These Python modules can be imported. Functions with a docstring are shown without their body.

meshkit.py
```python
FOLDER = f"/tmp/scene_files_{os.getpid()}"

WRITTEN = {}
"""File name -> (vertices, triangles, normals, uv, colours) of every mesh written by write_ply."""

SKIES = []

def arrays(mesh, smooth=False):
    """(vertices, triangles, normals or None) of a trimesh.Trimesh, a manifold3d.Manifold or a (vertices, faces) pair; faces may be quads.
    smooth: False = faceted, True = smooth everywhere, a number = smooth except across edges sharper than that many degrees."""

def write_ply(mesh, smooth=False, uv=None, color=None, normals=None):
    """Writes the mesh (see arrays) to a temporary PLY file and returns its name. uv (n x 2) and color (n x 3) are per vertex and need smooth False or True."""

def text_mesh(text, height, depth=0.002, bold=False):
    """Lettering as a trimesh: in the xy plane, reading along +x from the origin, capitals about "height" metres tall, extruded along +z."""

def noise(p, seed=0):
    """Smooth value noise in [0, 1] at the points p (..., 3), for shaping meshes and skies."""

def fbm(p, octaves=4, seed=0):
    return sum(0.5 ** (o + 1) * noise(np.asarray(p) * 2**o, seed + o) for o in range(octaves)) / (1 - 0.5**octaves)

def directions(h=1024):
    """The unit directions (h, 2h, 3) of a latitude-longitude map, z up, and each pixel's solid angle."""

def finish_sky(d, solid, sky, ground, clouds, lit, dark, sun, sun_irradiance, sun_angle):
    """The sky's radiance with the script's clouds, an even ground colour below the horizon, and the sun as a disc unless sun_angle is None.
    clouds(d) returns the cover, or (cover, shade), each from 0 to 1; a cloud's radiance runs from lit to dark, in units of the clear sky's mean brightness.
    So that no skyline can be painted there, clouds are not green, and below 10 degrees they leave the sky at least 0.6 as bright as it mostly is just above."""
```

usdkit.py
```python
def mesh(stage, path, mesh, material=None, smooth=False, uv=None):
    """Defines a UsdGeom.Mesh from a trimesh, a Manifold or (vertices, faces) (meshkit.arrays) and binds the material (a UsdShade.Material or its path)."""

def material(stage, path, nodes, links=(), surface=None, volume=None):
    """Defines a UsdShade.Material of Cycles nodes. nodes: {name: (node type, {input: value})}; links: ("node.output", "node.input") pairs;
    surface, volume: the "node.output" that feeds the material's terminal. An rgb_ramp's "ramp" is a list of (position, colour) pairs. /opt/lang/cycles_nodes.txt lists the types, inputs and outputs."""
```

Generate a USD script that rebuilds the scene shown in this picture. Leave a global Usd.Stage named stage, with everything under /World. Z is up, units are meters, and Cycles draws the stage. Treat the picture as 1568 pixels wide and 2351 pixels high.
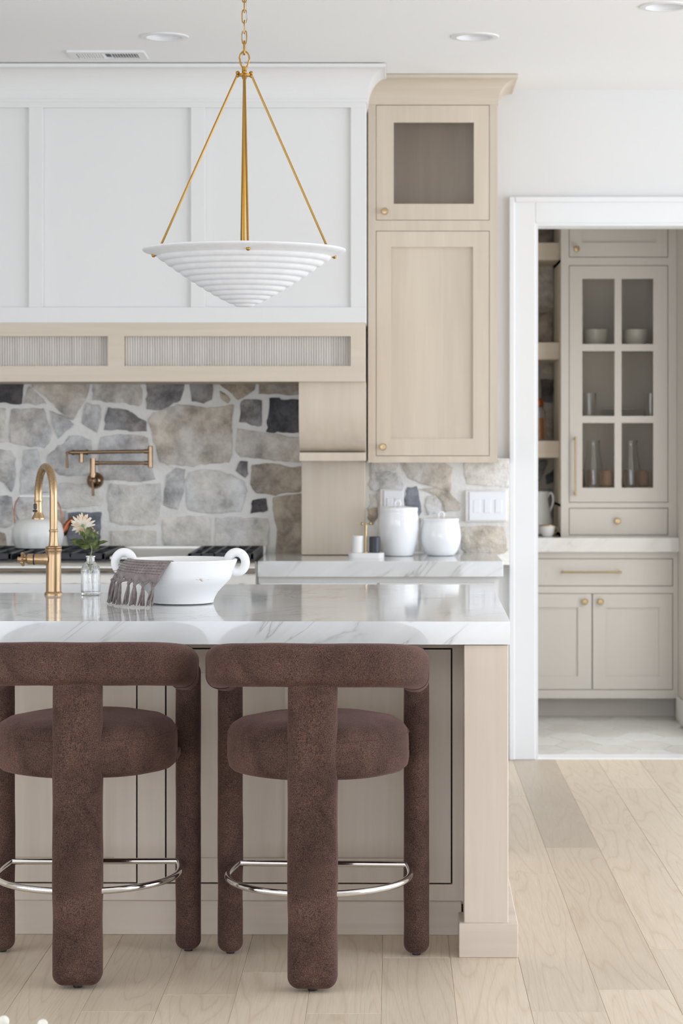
import math, random
import numpy as np
import trimesh, manifold3d as m3
from shapely.geometry import Polygon, Point, box as sbox, LineString
from scipy.spatial import Delaunay
from pxr import Usd, UsdGeom, UsdLux, UsdShade, Sdf, Gf
import usdkit, meshkit

# ---------------------------------------------------------------- stage, camera, light
stage = Usd.Stage.CreateInMemory()
UsdGeom.SetStageUpAxis(stage, UsdGeom.Tokens.z)
UsdGeom.SetStageMetersPerUnit(stage, 1.0)
stage.SetDefaultPrim(UsdGeom.Xform.Define(stage, '/World').GetPrim())
UsdGeom.Scope.Define(stage, '/World/Looks')

F, CX, YH, ZC = 5236.0, 902.0, 1005.0, 1.414          # focal length in px, vanishing point, eye height
W, H = 1568.0, 2351.0
cam = UsdGeom.Camera.Define(stage, '/World/Camera')
cam.AddTranslateOp().Set((0, 0, ZC)); cam.AddRotateXOp().Set(90.0)
cam.CreateHorizontalApertureAttr(36.0); cam.CreateVerticalApertureAttr(36.0 * H / W)
cam.CreateFocalLengthAttr(36.0 * F / W)
cam.CreateHorizontalApertureOffsetAttr((W / 2 - CX) * 36.0 / W)
cam.CreateVerticalApertureOffsetAttr((YH - H / 2) * 36.0 / W)
cam.CreateClippingRangeAttr(Gf.Vec2f(0.1, 100)); cam.CreateFStopAttr(9.0); cam.CreateFocusDistanceAttr(6.15)
cam.CreateExposureAttr(-1.11)

def rect_light(name, loc, rot, w, h, inten, col=(1, 1, 1)):
    l = UsdLux.RectLight.Define(stage, '/World/' + name)
    l.AddTranslateOp().Set(loc); l.AddRotateXYZOp().Set(rot)
    l.CreateWidthAttr(w); l.CreateHeightAttr(h); l.CreateIntensityAttr(inten); l.CreateColorAttr(Gf.Vec3f(*col))
dome = UsdLux.DomeLight.Define(stage, '/World/sky_light')
dome.CreateIntensityAttr(1.0); dome.CreateColorAttr(Gf.Vec3f(0.93, 0.97, 1.0))
DAY = (0.885, 0.975, 1.14)
rect_light('daylight_side', (5.42, 7.75, 1.5), (0, 90, 0), 2.5, 4.2, 8.4, DAY)
rect_light('daylight_side_near', (5.42, 3.7, 1.45), (0, 90, 0), 2.6, 3.0, 11.0, DAY)
rect_light('daylight_rear', (-1.3, -2.62, 1.12), (90, 0, 0), 6.2, 2.1, 6.9, DAY)
rect_light('daylight_left', (-4.62, 3.0, 1.5), (0, -90, 0), 2.2, 5.6, 3.5, DAY)

# ---------------------------------------------------------------- helpers
def X(px, d): return (px - CX) * d / F
def Z(py, d): return ZC - (py - YH) * d / F
def P(px, py, d): return np.array([X(px, d), d, Z(py, d)])
CT = 0.914                                              # counter height
def dC(py, z=CT): return (ZC - z) * F / (py - YH)       # distance of a point of the photograph on a level plane

names = {}
def uniq(parent, name):
    k = (parent, name); n = names.get(k, 0); names[k] = n + 1
    return f'{parent}/{name}' + (f'_{n:03d}' if n else '')
base_of = {}
def meta(p, label=None, cat=None, group=None, kind=None):
    for k, v in (('label', label), ('category', cat), ('group', group), ('kind', kind)):
        if v: p.SetCustomDataByKey(k, v)
def thing(name, label, cat, loc=(0, 0, 0), rotz=0.0, group=None, kind=None, local=False):
    x = UsdGeom.Xform.Define(stage, uniq('/World', name))
    x.AddTranslateOp().Set(tuple(map(float, loc)))
    if rotz: x.AddRotateZOp().Set(rotz)
    p = x.GetPrim(); meta(p, label, cat, group, kind)
    base_of[str(p.GetPath())] = np.zeros(3) if local else np.array(loc, float)
    return p
def part(parent, name, mesh, mat, smooth=False, label=None, kind=None):
    pp = str(parent.GetPath()); path = uniq(pp, name); b = base_of[pp]
    v, f, _ = meshkit.arrays(mesh)
    m = usdkit.mesh(stage, path, trimesh.Trimesh(v - b, f, process=False), mat, smooth)
    p = m.GetPrim(); base_of[path] = b; meta(p, label, None, None, kind)
    return p
def solo(name, mesh, mat, label, cat, smooth=False, group=None, kind=None):
    path = uniq('/World', name)
    m = usdkit.mesh(stage, path, mesh, mat, smooth); base_of[path] = np.zeros(3)
    meta(m.GetPrim(), label, cat, group, kind); return m.GetPrim()
def copy_of(src, name, loc, rotz, label, group=None):
    x = UsdGeom.Xform.Define(stage, uniq('/World', name)); p = x.GetPrim()
    p.GetReferences().AddInternalReference(src.GetPath())
    x.ClearXformOpOrder(); x.AddTranslateOp(opSuffix='at').Set(tuple(map(float, loc)))
    if rotz: x.AddRotateZOp(opSuffix='turn').Set(rotz)
    p.SetInstanceable(True); meta(p, label, None, group); return p

def cat_(*ms): return trimesh.util.concatenate([trimesh.Trimesh(*meshkit.arrays(m)[:2], process=False) for m in ms])
def bx(x0, x1, y0, y1, z0, z1, c=0.0):
    x0, x1 = sorted((x0, x1)); y0, y1 = sorted((y0, y1)); z0, z1 = sorted((z0, z1))
    if not c:
        m = trimesh.creation.box([x1 - x0, y1 - y0, z1 - z0]); m.apply_translation([(x0 + x1) / 2, (y0 + y1) / 2, (z0 + z1) / 2]); return m
    pts = []
    for sx in (0, 1):
        for sy in (0, 1):
            for sz in (0, 1):
                x, y, z = (x0, x1)[sx], (y0, y1)[sy], (z0, z1)[sz]
                dx, dy, dz = (c, -c)[sx], (c, -c)[sy], (c, -c)[sz]
                pts += [(x, y + dy, z + dz), (x + dx, y, z + dz), (x + dx, y + dy, z)]
    return trimesh.Trimesh(*meshkit.arrays(m3.Manifold.hull_points(np.array(pts)))[:2], process=False)
def pbx(px0, py0, px1, py1, d0, d1, c=0.0):
    return bx(X(px0, d0), X(px1, d0), d0, d1, Z(py1, d0), Z(py0, d0), c)
def ext_xz(poly, y0, y1):
    m = trimesh.creation.extrude_polygon(poly, y1 - y0, engine='earcut'); v = m.vertices
    return trimesh.Trimesh(np.c_[v[:, 0], y1 - v[:, 2], v[:, 1]], m.faces, process=False)
def ext_yz(poly, x0, x1):
    m = trimesh.creation.extrude_polygon(poly, x1 - x0, engine='earcut'); v = m.vertices
    return trimesh.Trimesh(np.c_[x0 + v[:, 2], v[:, 0], v[:, 1]], m.faces, process=False)
def ext_xy(poly, z0, z1):
    m = trimesh.creation.extrude_polygon(poly, z1 - z0, engine='earcut'); m.apply_translation([0, 0, z0]); return m
def frame_xz(x0, x1, z0, z1, holes, y0, y1):
    p = sbox(min(x0, x1), min(z0, z1), max(x0, x1), max(z0, z1))
    for h in holes: p = p.difference(sbox(min(h[0], h[1]), min(h[2], h[3]), max(h[0], h[1]), max(h[2], h[3])))
    return ext_xz(p, y0, y1)
def lathe(prof, c=(0, 0, 0), n=40, axis=None):
    prof = np.array(prof, float); k = len(prof); t = np.linspace(0, 2 * np.pi, n, endpoint=False)
    v = np.stack([np.outer(prof[:, 0], np.cos(t)), np.outer(prof[:, 0], np.sin(t)), np.repeat(prof[:, 1:2], n, 1)], -1).reshape(-1, 3)
    f = []
    for i in range(k - 1):
        a = i * n + np.arange(n); b = i * n + (np.arange(n) + 1) % n
        f += [np.c_[a, b, b + n], np.c_[a, b + n, a + n]]
    v = v; m = trimesh.Trimesh(v, np.vstack(f), process=False)
    if axis is not None: m.apply_transform(trimesh.geometry.align_vectors([0, 0, 1], axis))
    m.apply_translation(c); return m
def cyl(a, b, r, n=20, r2=None, cap=0.0):
    a, b = np.array(a, float), np.array(b, float); L = np.linalg.norm(b - a); r2 = r if r2 is None else r2
    if cap: prof = [(1e-5, 0), (r - cap, 0), (r, cap), (r2, L - cap), (r2 - cap, L), (1e-5, L)]
    else: prof = [(1e-5, 0), (r, 0), (r2, L), (1e-5, L)]
    return lathe(prof, a, n, (b - a) / L)
def ball(c, r, s=2):
    m = trimesh.creation.icosphere(s, r); m.apply_translation(c); return m
def tube(pts, r, n=10, closed=False, caps=True):
    pts = np.array(pts, float); k = len(pts); r = np.broadcast_to(np.asarray(r, float), (k,))
    t = (np.roll(pts, -1, 0) - np.roll(pts, 1, 0)) if closed else np.gradient(pts, axis=0)
    t /= np.linalg.norm(t, axis=1, keepdims=True)
    u = np.cross(t[0], [0, 0, 1.0]); u = np.cross(t[0], [1.0, 0, 0]) if np.linalg.norm(u) < 1e-3 else u
    u /= np.linalg.norm(u); a = np.linspace(0, 2 * np.pi, n, endpoint=False); V = []
    for i in range(k):
        u = u - t[i] * (u @ t[i]); u /= np.linalg.norm(u); w = np.cross(t[i], u)
        V.append(pts[i] + r[i] * (np.outer(np.cos(a), u) + np.outer(np.sin(a), w)))
    V = np.vstack(V); f = []
    for i in range(k if closed else k - 1):
        j = (i + 1) % k; p = i * n + np.arange(n); q = i * n + (np.arange(n) + 1) % n; p2 = j * n + np.arange(n); q2 = j * n + (np.arange(n) + 1) % n
        f += [np.c_[p, q, q2], np.c_[p, q2, p2]]
    if not closed and caps:
        c0, c1 = len(V), len(V) + 1; V = np.vstack([V, pts[0], pts[-1]])
        p = np.arange(n); q = (p + 1) % n; e = (k - 1) * n
        f += [np.c_[q, p, np.full(n, c0)], np.c_[e + p, e + q, np.full(n, c1)]]
    return trimesh.Trimesh(V, np.vstack(f), process=False)
def spline(pts, n=40):
    from scipy.interpolate import CubicSpline
    pts = np.array(pts, float); s = np.r_[0, np.cumsum(np.linalg.norm(np.diff(pts, axis=0), axis=1))]
    return CubicSpline(s, pts)(np.linspace(0, s[-1], n))
def loft(rings, caps=True):
    rings = [np.asarray(r, float) for r in rings]; n = len(rings[0]); V = np.vstack(rings); f = []
    for i in range(len(rings) - 1):
        p = i * n + np.arange(n); q = i * n + (np.arange(n) + 1) % n
        f += [np.c_[p, q, q + n], np.c_[p, q + n, p + n]]
    if caps:
        c0, c1 = len(V), len(V) + 1; V = np.vstack([V, rings[0].mean(0), rings[-1].mean(0)])
        p = np.arange(n); q = (p + 1) % n; e = (len(rings) - 1) * n
        f += [np.c_[q, p, np.full(n, c0)], np.c_[e + p, e + q, np.full(n, c1)]]
    return trimesh.Trimesh(V, np.vstack(f), process=False)
def grid(P3, thick=None):
    """a sheet from an array of points (a, b, 3)"""
    a, b = P3.shape[:2]; idx = np.arange(a * b).reshape(a, b)
    f = np.vstack([np.c_[idx[:-1, :-1].ravel(), idx[1:, :-1].ravel(), idx[1:, 1:].ravel()], np.c_[idx[:-1, :-1].ravel(), idx[1:, 1:].ravel(), idx[:-1, 1:].ravel()]])
    return trimesh.Trimesh(P3.reshape(-1, 3), f, process=False)
def solid(sheet, t, d=None):
    """a sheet given a thickness along its normals"""
    v, f = np.array(sheet.vertices), np.array(sheet.faces); n = trimesh.Trimesh(v, f, process=False).vertex_normals if d is None else np.broadcast_to(d, v.shape)
    e = np.sort(np.vstack([f[:, [0, 1]], f[:, [1, 2]], f[:, [2, 0]]]), 1); ed = np.vstack([f[:, [0, 1]], f[:, [1, 2]], f[:, [2, 0]]])
    _, inv, cnt = np.unique(e, axis=0, return_inverse=True, return_counts=True); bd = ed[cnt[inv.ravel()] == 1]; N = len(v)
    side = np.vstack([np.c_[bd[:, 1], bd[:, 0], bd[:, 0] + N], np.c_[bd[:, 1], bd[:, 0] + N, bd[:, 1] + N]])
    return trimesh.Trimesh(np.vstack([v, v - n * t]), np.vstack([f, f[:, ::-1] + N, side]), process=False)
def rrect(w, h, r, n=6):
    pts = []
    for cx, cy, a0 in ((w / 2 - r, h / 2 - r, 0), (-w / 2 + r, h / 2 - r, 90), (-w / 2 + r, -h / 2 + r, 180), (w / 2 - r, -h / 2 + r, 270)):
        for k in range(n + 1):
            a = math.radians(a0 + 90 * k / n); pts.append((cx + r * math.cos(a), cy + r * math.sin(a)))
    return np.array(pts)

# ---------------------------------------------------------------- materials
LK = '/World/Looks/'
def lin(r, g, b): return tuple(((c / 255) / 12.92 if c / 255 <= 0.04045 else (((c / 255) + 0.055) / 1.055) ** 2.4) for c in (r, g, b))
def mat(name, nodes, links, surface='p.BSDF'): return usdkit.material(stage, LK + name, nodes, links, surface=surface)
def plain(name, col, rough=0.5, metal=0.0, **kw):
    return mat(name, {'p': ('principled_bsdf', {'base_color': col, 'roughness': rough, 'metallic': metal, **kw})}, [])
def mul(c, k): return tuple(x * k for x in c)
def wood(name, a, b, stretch, rough=0.5, tone=0.06, rnd=0.0):
    """stretch: texture scale per axis, small along the grain"""
    n = {'g': ('geometry', {}), 'oi': ('object_info', {}), 'k': ('math', {'math_type': 'multiply', 'value2': 37.0}), 'cx': ('combine_xyz', {}),
         'ad': ('vector_math', {'math_type': 'add'}),
         'mp': ('mapping', {'scale': stretch}), 'n1': ('noise_texture', {'scale': 1.0, 'detail': 5.0, 'roughness': 0.6, 'distortion': 0.6}),
         'mp2': ('mapping', {'scale': tuple(min(s, 14.0) * 0.25 for s in stretch)}), 'n2': ('noise_texture', {'scale': 1.0, 'detail': 2.0, 'distortion': 0.8}),
         'r': ('rgb_ramp', {'ramp': [(0.25, b), (0.5, mul(tuple((x + y) / 2 for x, y in zip(a, b)), 1.0)), (0.72, a)]}),
         'mr': ('map_range', {'from_min': 0.3, 'from_max': 0.7, 'to_min': 1 - tone, 'to_max': 1 + tone}),
         'mr2': ('map_range', {'from_min': 0.0, 'from_max': 1.0, 'to_min': 1 - rnd, 'to_max': 1 + rnd}),
         'm': ('vector_math', {'math_type': 'scale'}), 'm2': ('vector_math', {'math_type': 'scale'}), 'p': ('principled_bsdf', {'roughness': rough})}
    l = [('oi.random', 'k.value1'), ('k.value', 'cx.x'), ('k.value', 'cx.y'), ('k.value', 'cx.z'), ('g.position', 'ad.vector1'), ('cx.vector', 'ad.vector2'),
         ('ad.vector', 'mp.vector'), ('ad.vector', 'mp2.vector'), ('mp.vector', 'n1.vector'), ('mp2.vector', 'n2.vector'), ('n1.fac', 'r.fac'),
         ('n2.fac', 'mr.value'), ('r.color', 'm.vector1'), ('mr.result', 'm.scale'), ('oi.random', 'mr2.value'), ('m.vector', 'm2.vector1'), ('mr2.result', 'm2.scale'), ('m2.vector', 'p.base_color')]
    return mat(name, n, l)
def floor_wood(name, a, b):
    n = {'g': ('geometry', {}), 'oi': ('object_info', {}), 'k': ('math', {'math_type': 'multiply', 'value2': 53.0}), 'k2': ('math', {'math_type': 'multiply', 'value2': 19.0}), 'cx': ('combine_xyz', {}),
         'ad': ('vector_math', {'math_type': 'add'}), 'mp': ('mapping', {'scale': (7.0, 0.55, 1.0)}),
         'nz': ('noise_texture', {'scale': 1.0, 'detail': 1.5, 'roughness': 0.45, 'distortion': 0.35}),
         'ms': ('math', {'math_type': 'multiply', 'value2': 15.0}), 'fr': ('math', {'math_type': 'pingpong', 'value2': 0.5}),
         'rl': ('rgb_ramp', {'ramp': [(0.0, (0.35,) * 3), (0.10, (0.85,) * 3), (0.3, (1.0,) * 3), (1.0, (1.0,) * 3)]}),
         'mp3': ('mapping', {'scale': (260.0, 9.0, 1.0)}), 'nf': ('noise_texture', {'scale': 1.0, 'detail': 3.0}),
         'mrf': ('map_range', {'from_min': 0.3, 'from_max': 0.7, 'to_min': 0.94, 'to_max': 1.05}),
         'mx': ('mix_color', {'a': b, 'b': a}), 'mr': ('map_range', {'to_min': 0.90, 'to_max': 1.05}),
         's1': ('vector_math', {'math_type': 'scale'}), 's2': ('vector_math', {'math_type': 'scale'}),
         'p': ('principled_bsdf', {'roughness': 0.42, 'specular_ior_level': 0.4})}
    l = [('oi.random', 'k.value1'), ('oi.random', 'k2.value1'), ('k.value', 'cx.x'), ('k2.value', 'cx.y'), ('k.value', 'cx.z'), ('g.position', 'ad.vector1'), ('cx.vector', 'ad.vector2'),
         ('ad.vector', 'mp.vector'), ('mp.vector', 'nz.vector'), ('nz.fac', 'ms.value1'), ('ms.value', 'fr.value1'), ('fr.value', 'rl.fac'), ('rl.color', 'mx.fac'),
         ('ad.vector', 'mp3.vector'), ('mp3.vector', 'nf.vector'), ('nf.fac', 'mrf.value'), ('oi.random', 'mr.value'),
         ('mx.result', 's1.vector1'), ('mr.result', 's1.scale'), ('s1.vector', 's2.vector1'), ('mrf.result', 's2.scale'), ('s2.vector', 'p.base_color')]
    return mat(name, n, l)
def quartz(name, base, vein, scale=1.0, rough=0.06, amount=0.6):
    n = {'g': ('geometry', {}), 'm0': ('mapping', {'rotation': (0.25, 0.66, 0.35)}), 'mp': ('mapping', {'scale': (0.7 * scale, 1.3 * scale, 3.4 * scale)}),
         'n1': ('noise_texture', {'scale': 1.5, 'detail': 5.0, 'roughness': 0.55, 'distortion': 1.1}),
         'a': ('math', {'math_type': 'subtract', 'value2': 0.5}), 'ab': ('math', {'math_type': 'absolute'}),
         'r1': ('rgb_ramp', {'ramp': [(0.0, (amount,) * 3), (0.008, (amount * 0.40,) * 3), (0.022, (0.08 * amount,) * 3), (0.06, (0.0,) * 3), (1.0, (0.0,) * 3)]}),
         'n2': ('noise_texture', {'scale': 1.1, 'detail': 3.0}), 'r2': ('rgb_ramp', {'ramp': [(0.38, (0.0,) * 3), (0.62, (1.0,) * 3)]}),
         'n3': ('noise_texture', {'scale': 2.2, 'detail': 4.0, 'distortion': 0.5}), 'r3': ('rgb_ramp', {'ramp': [(0.35, (0.0,) * 3), (0.75, (0.16,) * 3)]}),
         'mu': ('math', {'math_type': 'multiply'}), 'ad': ('math', {'math_type': 'add', 'use_clamp': True}), 'mx': ('mix_color', {'a': base, 'b': vein}),
         'p': ('principled_bsdf', {'roughness': rough, 'specular_ior_level': 0.5})}
    l = [('g.position', 'm0.vector'), ('m0.vector', 'mp.vector'), ('mp.vector', 'n1.vector'), ('mp.vector', 'n2.vector'), ('mp.vector', 'n3.vector'), ('n1.fac', 'a.value1'), ('a.value', 'ab.value1'), ('ab.value', 'r1.fac'),
         ('n2.fac', 'r2.fac'), ('r1.color', 'mu.value1'), ('r2.color', 'mu.value2'), ('n3.fac', 'r3.fac'), ('mu.value', 'ad.value1'), ('r3.color', 'ad.value2'), ('ad.value', 'mx.fac'), ('mx.result', 'p.base_color')]
    return mat(name, n, l)
def mottled(name, a, b, scale, rough=0.8, bump=0.0, bscale=None, lo=0.3, hi=0.7, coord='position', **kw):
    src = ('geometry', {}) if coord == 'position' else ('texture_coordinate', {})
    n = {'g': src, 'n1': ('noise_texture', {'scale': scale, 'detail': 6.0, 'roughness': 0.62}), 'r': ('rgb_ramp', {'ramp': [(lo, a), (hi, b)]}),
         'p': ('principled_bsdf', {'roughness': rough, **kw})}
    l = [('g.' + coord, 'n1.vector'), ('n1.fac', 'r.fac'), ('r.color', 'p.base_color')]
    if bump:
        n['n2'] = ('noise_texture', {'scale': bscale or scale * 3, 'detail': 4.0}); n['b'] = ('bump', {'strength': 1.0, 'distance': bump})
        l += [('g.' + coord, 'n2.vector'), ('n2.fac', 'b.height'), ('b.normal', 'p.normal')]
    return mat(name, n, l)
def velvet(name):
    a, b = lin(56, 41, 37), lin(96, 73, 63)
    n = {'g': ('texture_coordinate', {}), 'n1': ('noise_texture', {'scale': 7.0, 'detail': 5.0, 'roughness': 0.6, 'distortion': 0.7}), 'n2': ('noise_texture', {'scale': 430.0, 'detail': 1.5, 'roughness': 0.6}),
         'r': ('rgb_ramp', {'ramp': [(0.25, a), (0.8, b)]}), 'mr': ('map_range', {'from_min': 0.34, 'from_max': 0.68, 'to_min': 0.5, 'to_max': 1.7}),
         's': ('vector_math', {'math_type': 'scale'}), 'bp': ('bump', {'strength': 0.6, 'distance': 0.0015}),
         'p': ('principled_bsdf', {'roughness': 0.9, 'specular_ior_level': 0.15, 'sheen_weight': 0.30, 'sheen_roughness': 0.4, 'sheen_tint': lin(205, 165, 160)})}
    l = [('g.object', 'n1.vector'), ('g.object', 'n2.vector'), ('n1.fac', 'r.fac'), ('n2.fac', 'mr.value'), ('r.color', 's.vector1'), ('mr.result', 's.scale'), ('s.vector', 'p.base_color'), ('n2.fac', 'bp.height'), ('bp.normal', 'p.normal')]
    return mat(name, n, l)
def pane_glass(name, tint=(1, 1, 1), ior=1.5):
    return mat(name, {'t': ('transparent_bsdf', {'color': tint}), 'gl': ('glossy_bsdf', {'color': (1, 1, 1), 'roughness': 0.02}), 'fr': ('fresnel', {'IOR': ior}), 'm': ('mix_closure', {})},
               [('fr.fac', 'm.fac'), ('t.BSDF', 'm.closure1'), ('gl.BSDF', 'm.closure2')], surface='m.closure')

WHITE = plain('white_paint', (0.71, 0.704, 0.685), 0.55)
TRIM = plain('trim_paint', (0.765, 0.77, 0.765), 0.4)
CEIL = plain('ceiling_paint', (0.88, 0.88, 0.87), 0.8)
HOODW = plain('hood_paint', (0.745, 0.738, 0.715), 0.5)
GREIGE = plain('greige_paint', lin(206, 200, 192), 0.5)
wa, wb = lin(209, 196, 178), lin(199, 185, 166)
WOODV = wood('pale_wood_upright', wa, wb, (26.0, 26.0, 1.3))
WOODH = wood('pale_wood_level', wa, wb, (1.3, 26.0, 26.0))
WOODI = wood('island_wood', lin(212, 199, 184), lin(202, 188, 172), (22.0, 22.0, 1.1))
WOODIH = wood('island_wood_level', lin(212, 199, 184), lin(202, 188, 172), (1.1, 22.0, 22.0))
FLUTE = wood('fluted_wood', lin(214, 208, 200), lin(190, 184, 176), (60.0, 60.0, 2.0), tone=0.05)
PLANK = [floor_wood('floor_oak', lin(216, 200, 178), lin(199, 179, 154)), floor_wood('floor_oak_grey', lin(210, 194, 172), lin(192, 172, 148)), floor_wood('floor_oak_dark', lin(197, 182, 162), lin(188, 172, 151))]
QUARTZ = quartz('quartz', lin(225, 226, 225), lin(120, 118, 114), amount=0.5)
MARBLE = quartz('pantry_marble', lin(222, 220, 214), lin(150, 146, 136), 1.6, 0.1, 0.5)
TILE = [quartz('floor_marble_a', lin(226, 225, 221), lin(170, 168, 163), 2.0, 0.22, 0.3), quartz('floor_marble_b', lin(216, 214, 208), lin(160, 158, 152), 2.5, 0.22, 0.3)]
GROUT = plain('grout', lin(190, 187, 180), 0.9)
VELVET = velvet('brown_velvet')
SEAM = plain('seam_thread', lin(58, 42, 38), 0.9)
BLACK = plain('black_plastic', (0.015, 0.015, 0.017), 0.4)
GAP = plain('dark_gap', (0.02, 0.018, 0.016), 0.9)
CHROME = plain('chrome', (0.75, 0.75, 0.76), 0.08, 1.0)
STEEL = plain('stainless', (0.62, 0.61, 0.58), 0.32, 1.0)
GOLD = plain('aged_gold', lin(176, 134, 62), 0.34, 1.0)
BRASS = plain('satin_brass', lin(188, 164, 124), 0.34, 1.0)
BRONZE = mat('champagne_bronze', {'g': ('geometry', {}), 'mp': ('mapping', {'scale': (600.0, 600.0, 8.0)}), 'n': ('noise_texture', {'scale': 1.0, 'detail': 2.0}), 'mr': ('map_range', {'from_min': 0.3, 'from_max': 0.7, 'to_min': 0.24, 'to_max': 0.40}),
              'p': ('principled_bsdf', {'base_color': lin(178, 150, 116), 'metallic': 1.0})}, [('g.position', 'mp.vector'), ('mp.vector', 'n.vector'), ('n.fac', 'mr.value'), ('mr.result', 'p.roughness')])
ANTIQUE = plain('antique_bronze', lin(150, 124, 98), 0.22, 1.0)
IRON = plain('cast_iron', (0.03, 0.032, 0.038), 0.42)
PLASTER = mottled('plaster_white', (0.72, 0.72, 0.72), (0.78, 0.78, 0.78), 30.0, 0.75)
GLAZE = plain('white_glaze', (0.86, 0.865, 0.86), 0.10)
ENAMEL = plain('cream_enamel', lin(240, 240, 234), 0.25)
SINKW = plain('fireclay', (0.80, 0.79, 0.77), 0.15)
COPPER = plain('copper', lin(160, 96, 66), 0.3, 1.0)
GLASS = plain('clear_glass', (0.97, 0.98, 0.98), 0.0, transmission_weight=1.0, ior=1.45)
AMBER = plain('amber_glass', lin(214, 150, 70), 0.05, transmission_weight=0.7, ior=1.4)
PANE = pane_glass('pane', (0.98, 0.98, 0.97), 1.28)
SMOKE = pane_glass('smoked_pane', (0.99, 0.98, 0.97), 1.35)
PLATE = plain('switch_white', (0.84, 0.85, 0.87), 0.35)
CORD = plain('clear_cord', (0.8, 0.8, 0.8), 0.2, transmission_weight=0.5)
TERRA = mat('distressed_white', {'g': ('geometry', {}), 'mp': ('mapping', {'scale': (14.0, 14.0, 46.0)}), 'n': ('noise_texture', {'scale': 1.0, 'detail': 8.0, 'roughness': 0.7}), 'r': ('rgb_ramp', {'ramp': [(0.0, lin(120, 84, 72)), (0.325, lin(160, 132, 120)), (0.355, (0.84, 0.835, 0.82)), (1.0, (0.88, 0.875, 0.865))]}), 'p': ('principled_bsdf', {'roughness': 0.7})},
            [('g.position', 'mp.vector'), ('mp.vector', 'n.vector'), ('n.fac', 'r.fac'), ('r.color', 'p.base_color')])
TOWEL = mottled('grey_linen', lin(112, 101, 99), lin(142, 131, 128), 60.0, 0.95, sheen_weight=0.2)
PETAL = mat('cream_petal', {'g': ('geometry', {}), 'n': ('noise_texture', {'scale': 55.0}), 'r': ('rgb_ramp', {'ramp': [(0.42, lin(250, 247, 236)), (0.66, lin(244, 214, 178))]}), 'p': ('principled_bsdf', {'roughness': 0.6}), 't': ('translucent_bsdf', {}), 'm': ('mix_closure', {'fac': 0.35})},
            [('g.position', 'n.vector'), ('n.fac', 'r.fac'), ('r.color', 'p.base_color'), ('r.color', 't.color'), ('p.BSDF', 'm.closure1'), ('t.BSDF', 'm.closure2')], surface='m.closure')
LEAF = mat('leaf_green', {'g': ('geometry', {}), 'n': ('noise_texture', {'scale': 60.0}), 'r': ('rgb_ramp', {'ramp': [(0.35, lin(62, 78, 40)), (0.7, lin(128, 140, 76))]}), 'p': ('principled_bsdf', {'roughness': 0.5}), 't': ('translucent_bsdf', {}), 'm': ('mix_closure', {'fac': 0.25})},
           [('g.position', 'n.vector'), ('n.fac', 'r.fac'), ('r.color', 'p.base_color'), ('r.color', 't.color'), ('p.BSDF', 'm.closure1'), ('t.BSDF', 'm.closure2')], surface='m.closure')
CALYX = plain('calyx_green', lin(92, 150, 96), 0.6)
STEM = plain('stem_green', lin(140, 150, 92), 0.6)
MORTAR = mottled('mortar', lin(241, 239, 234), lin(228, 225, 219), 9.0, 0.95, bump=0.004, bscale=60.0)
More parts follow.
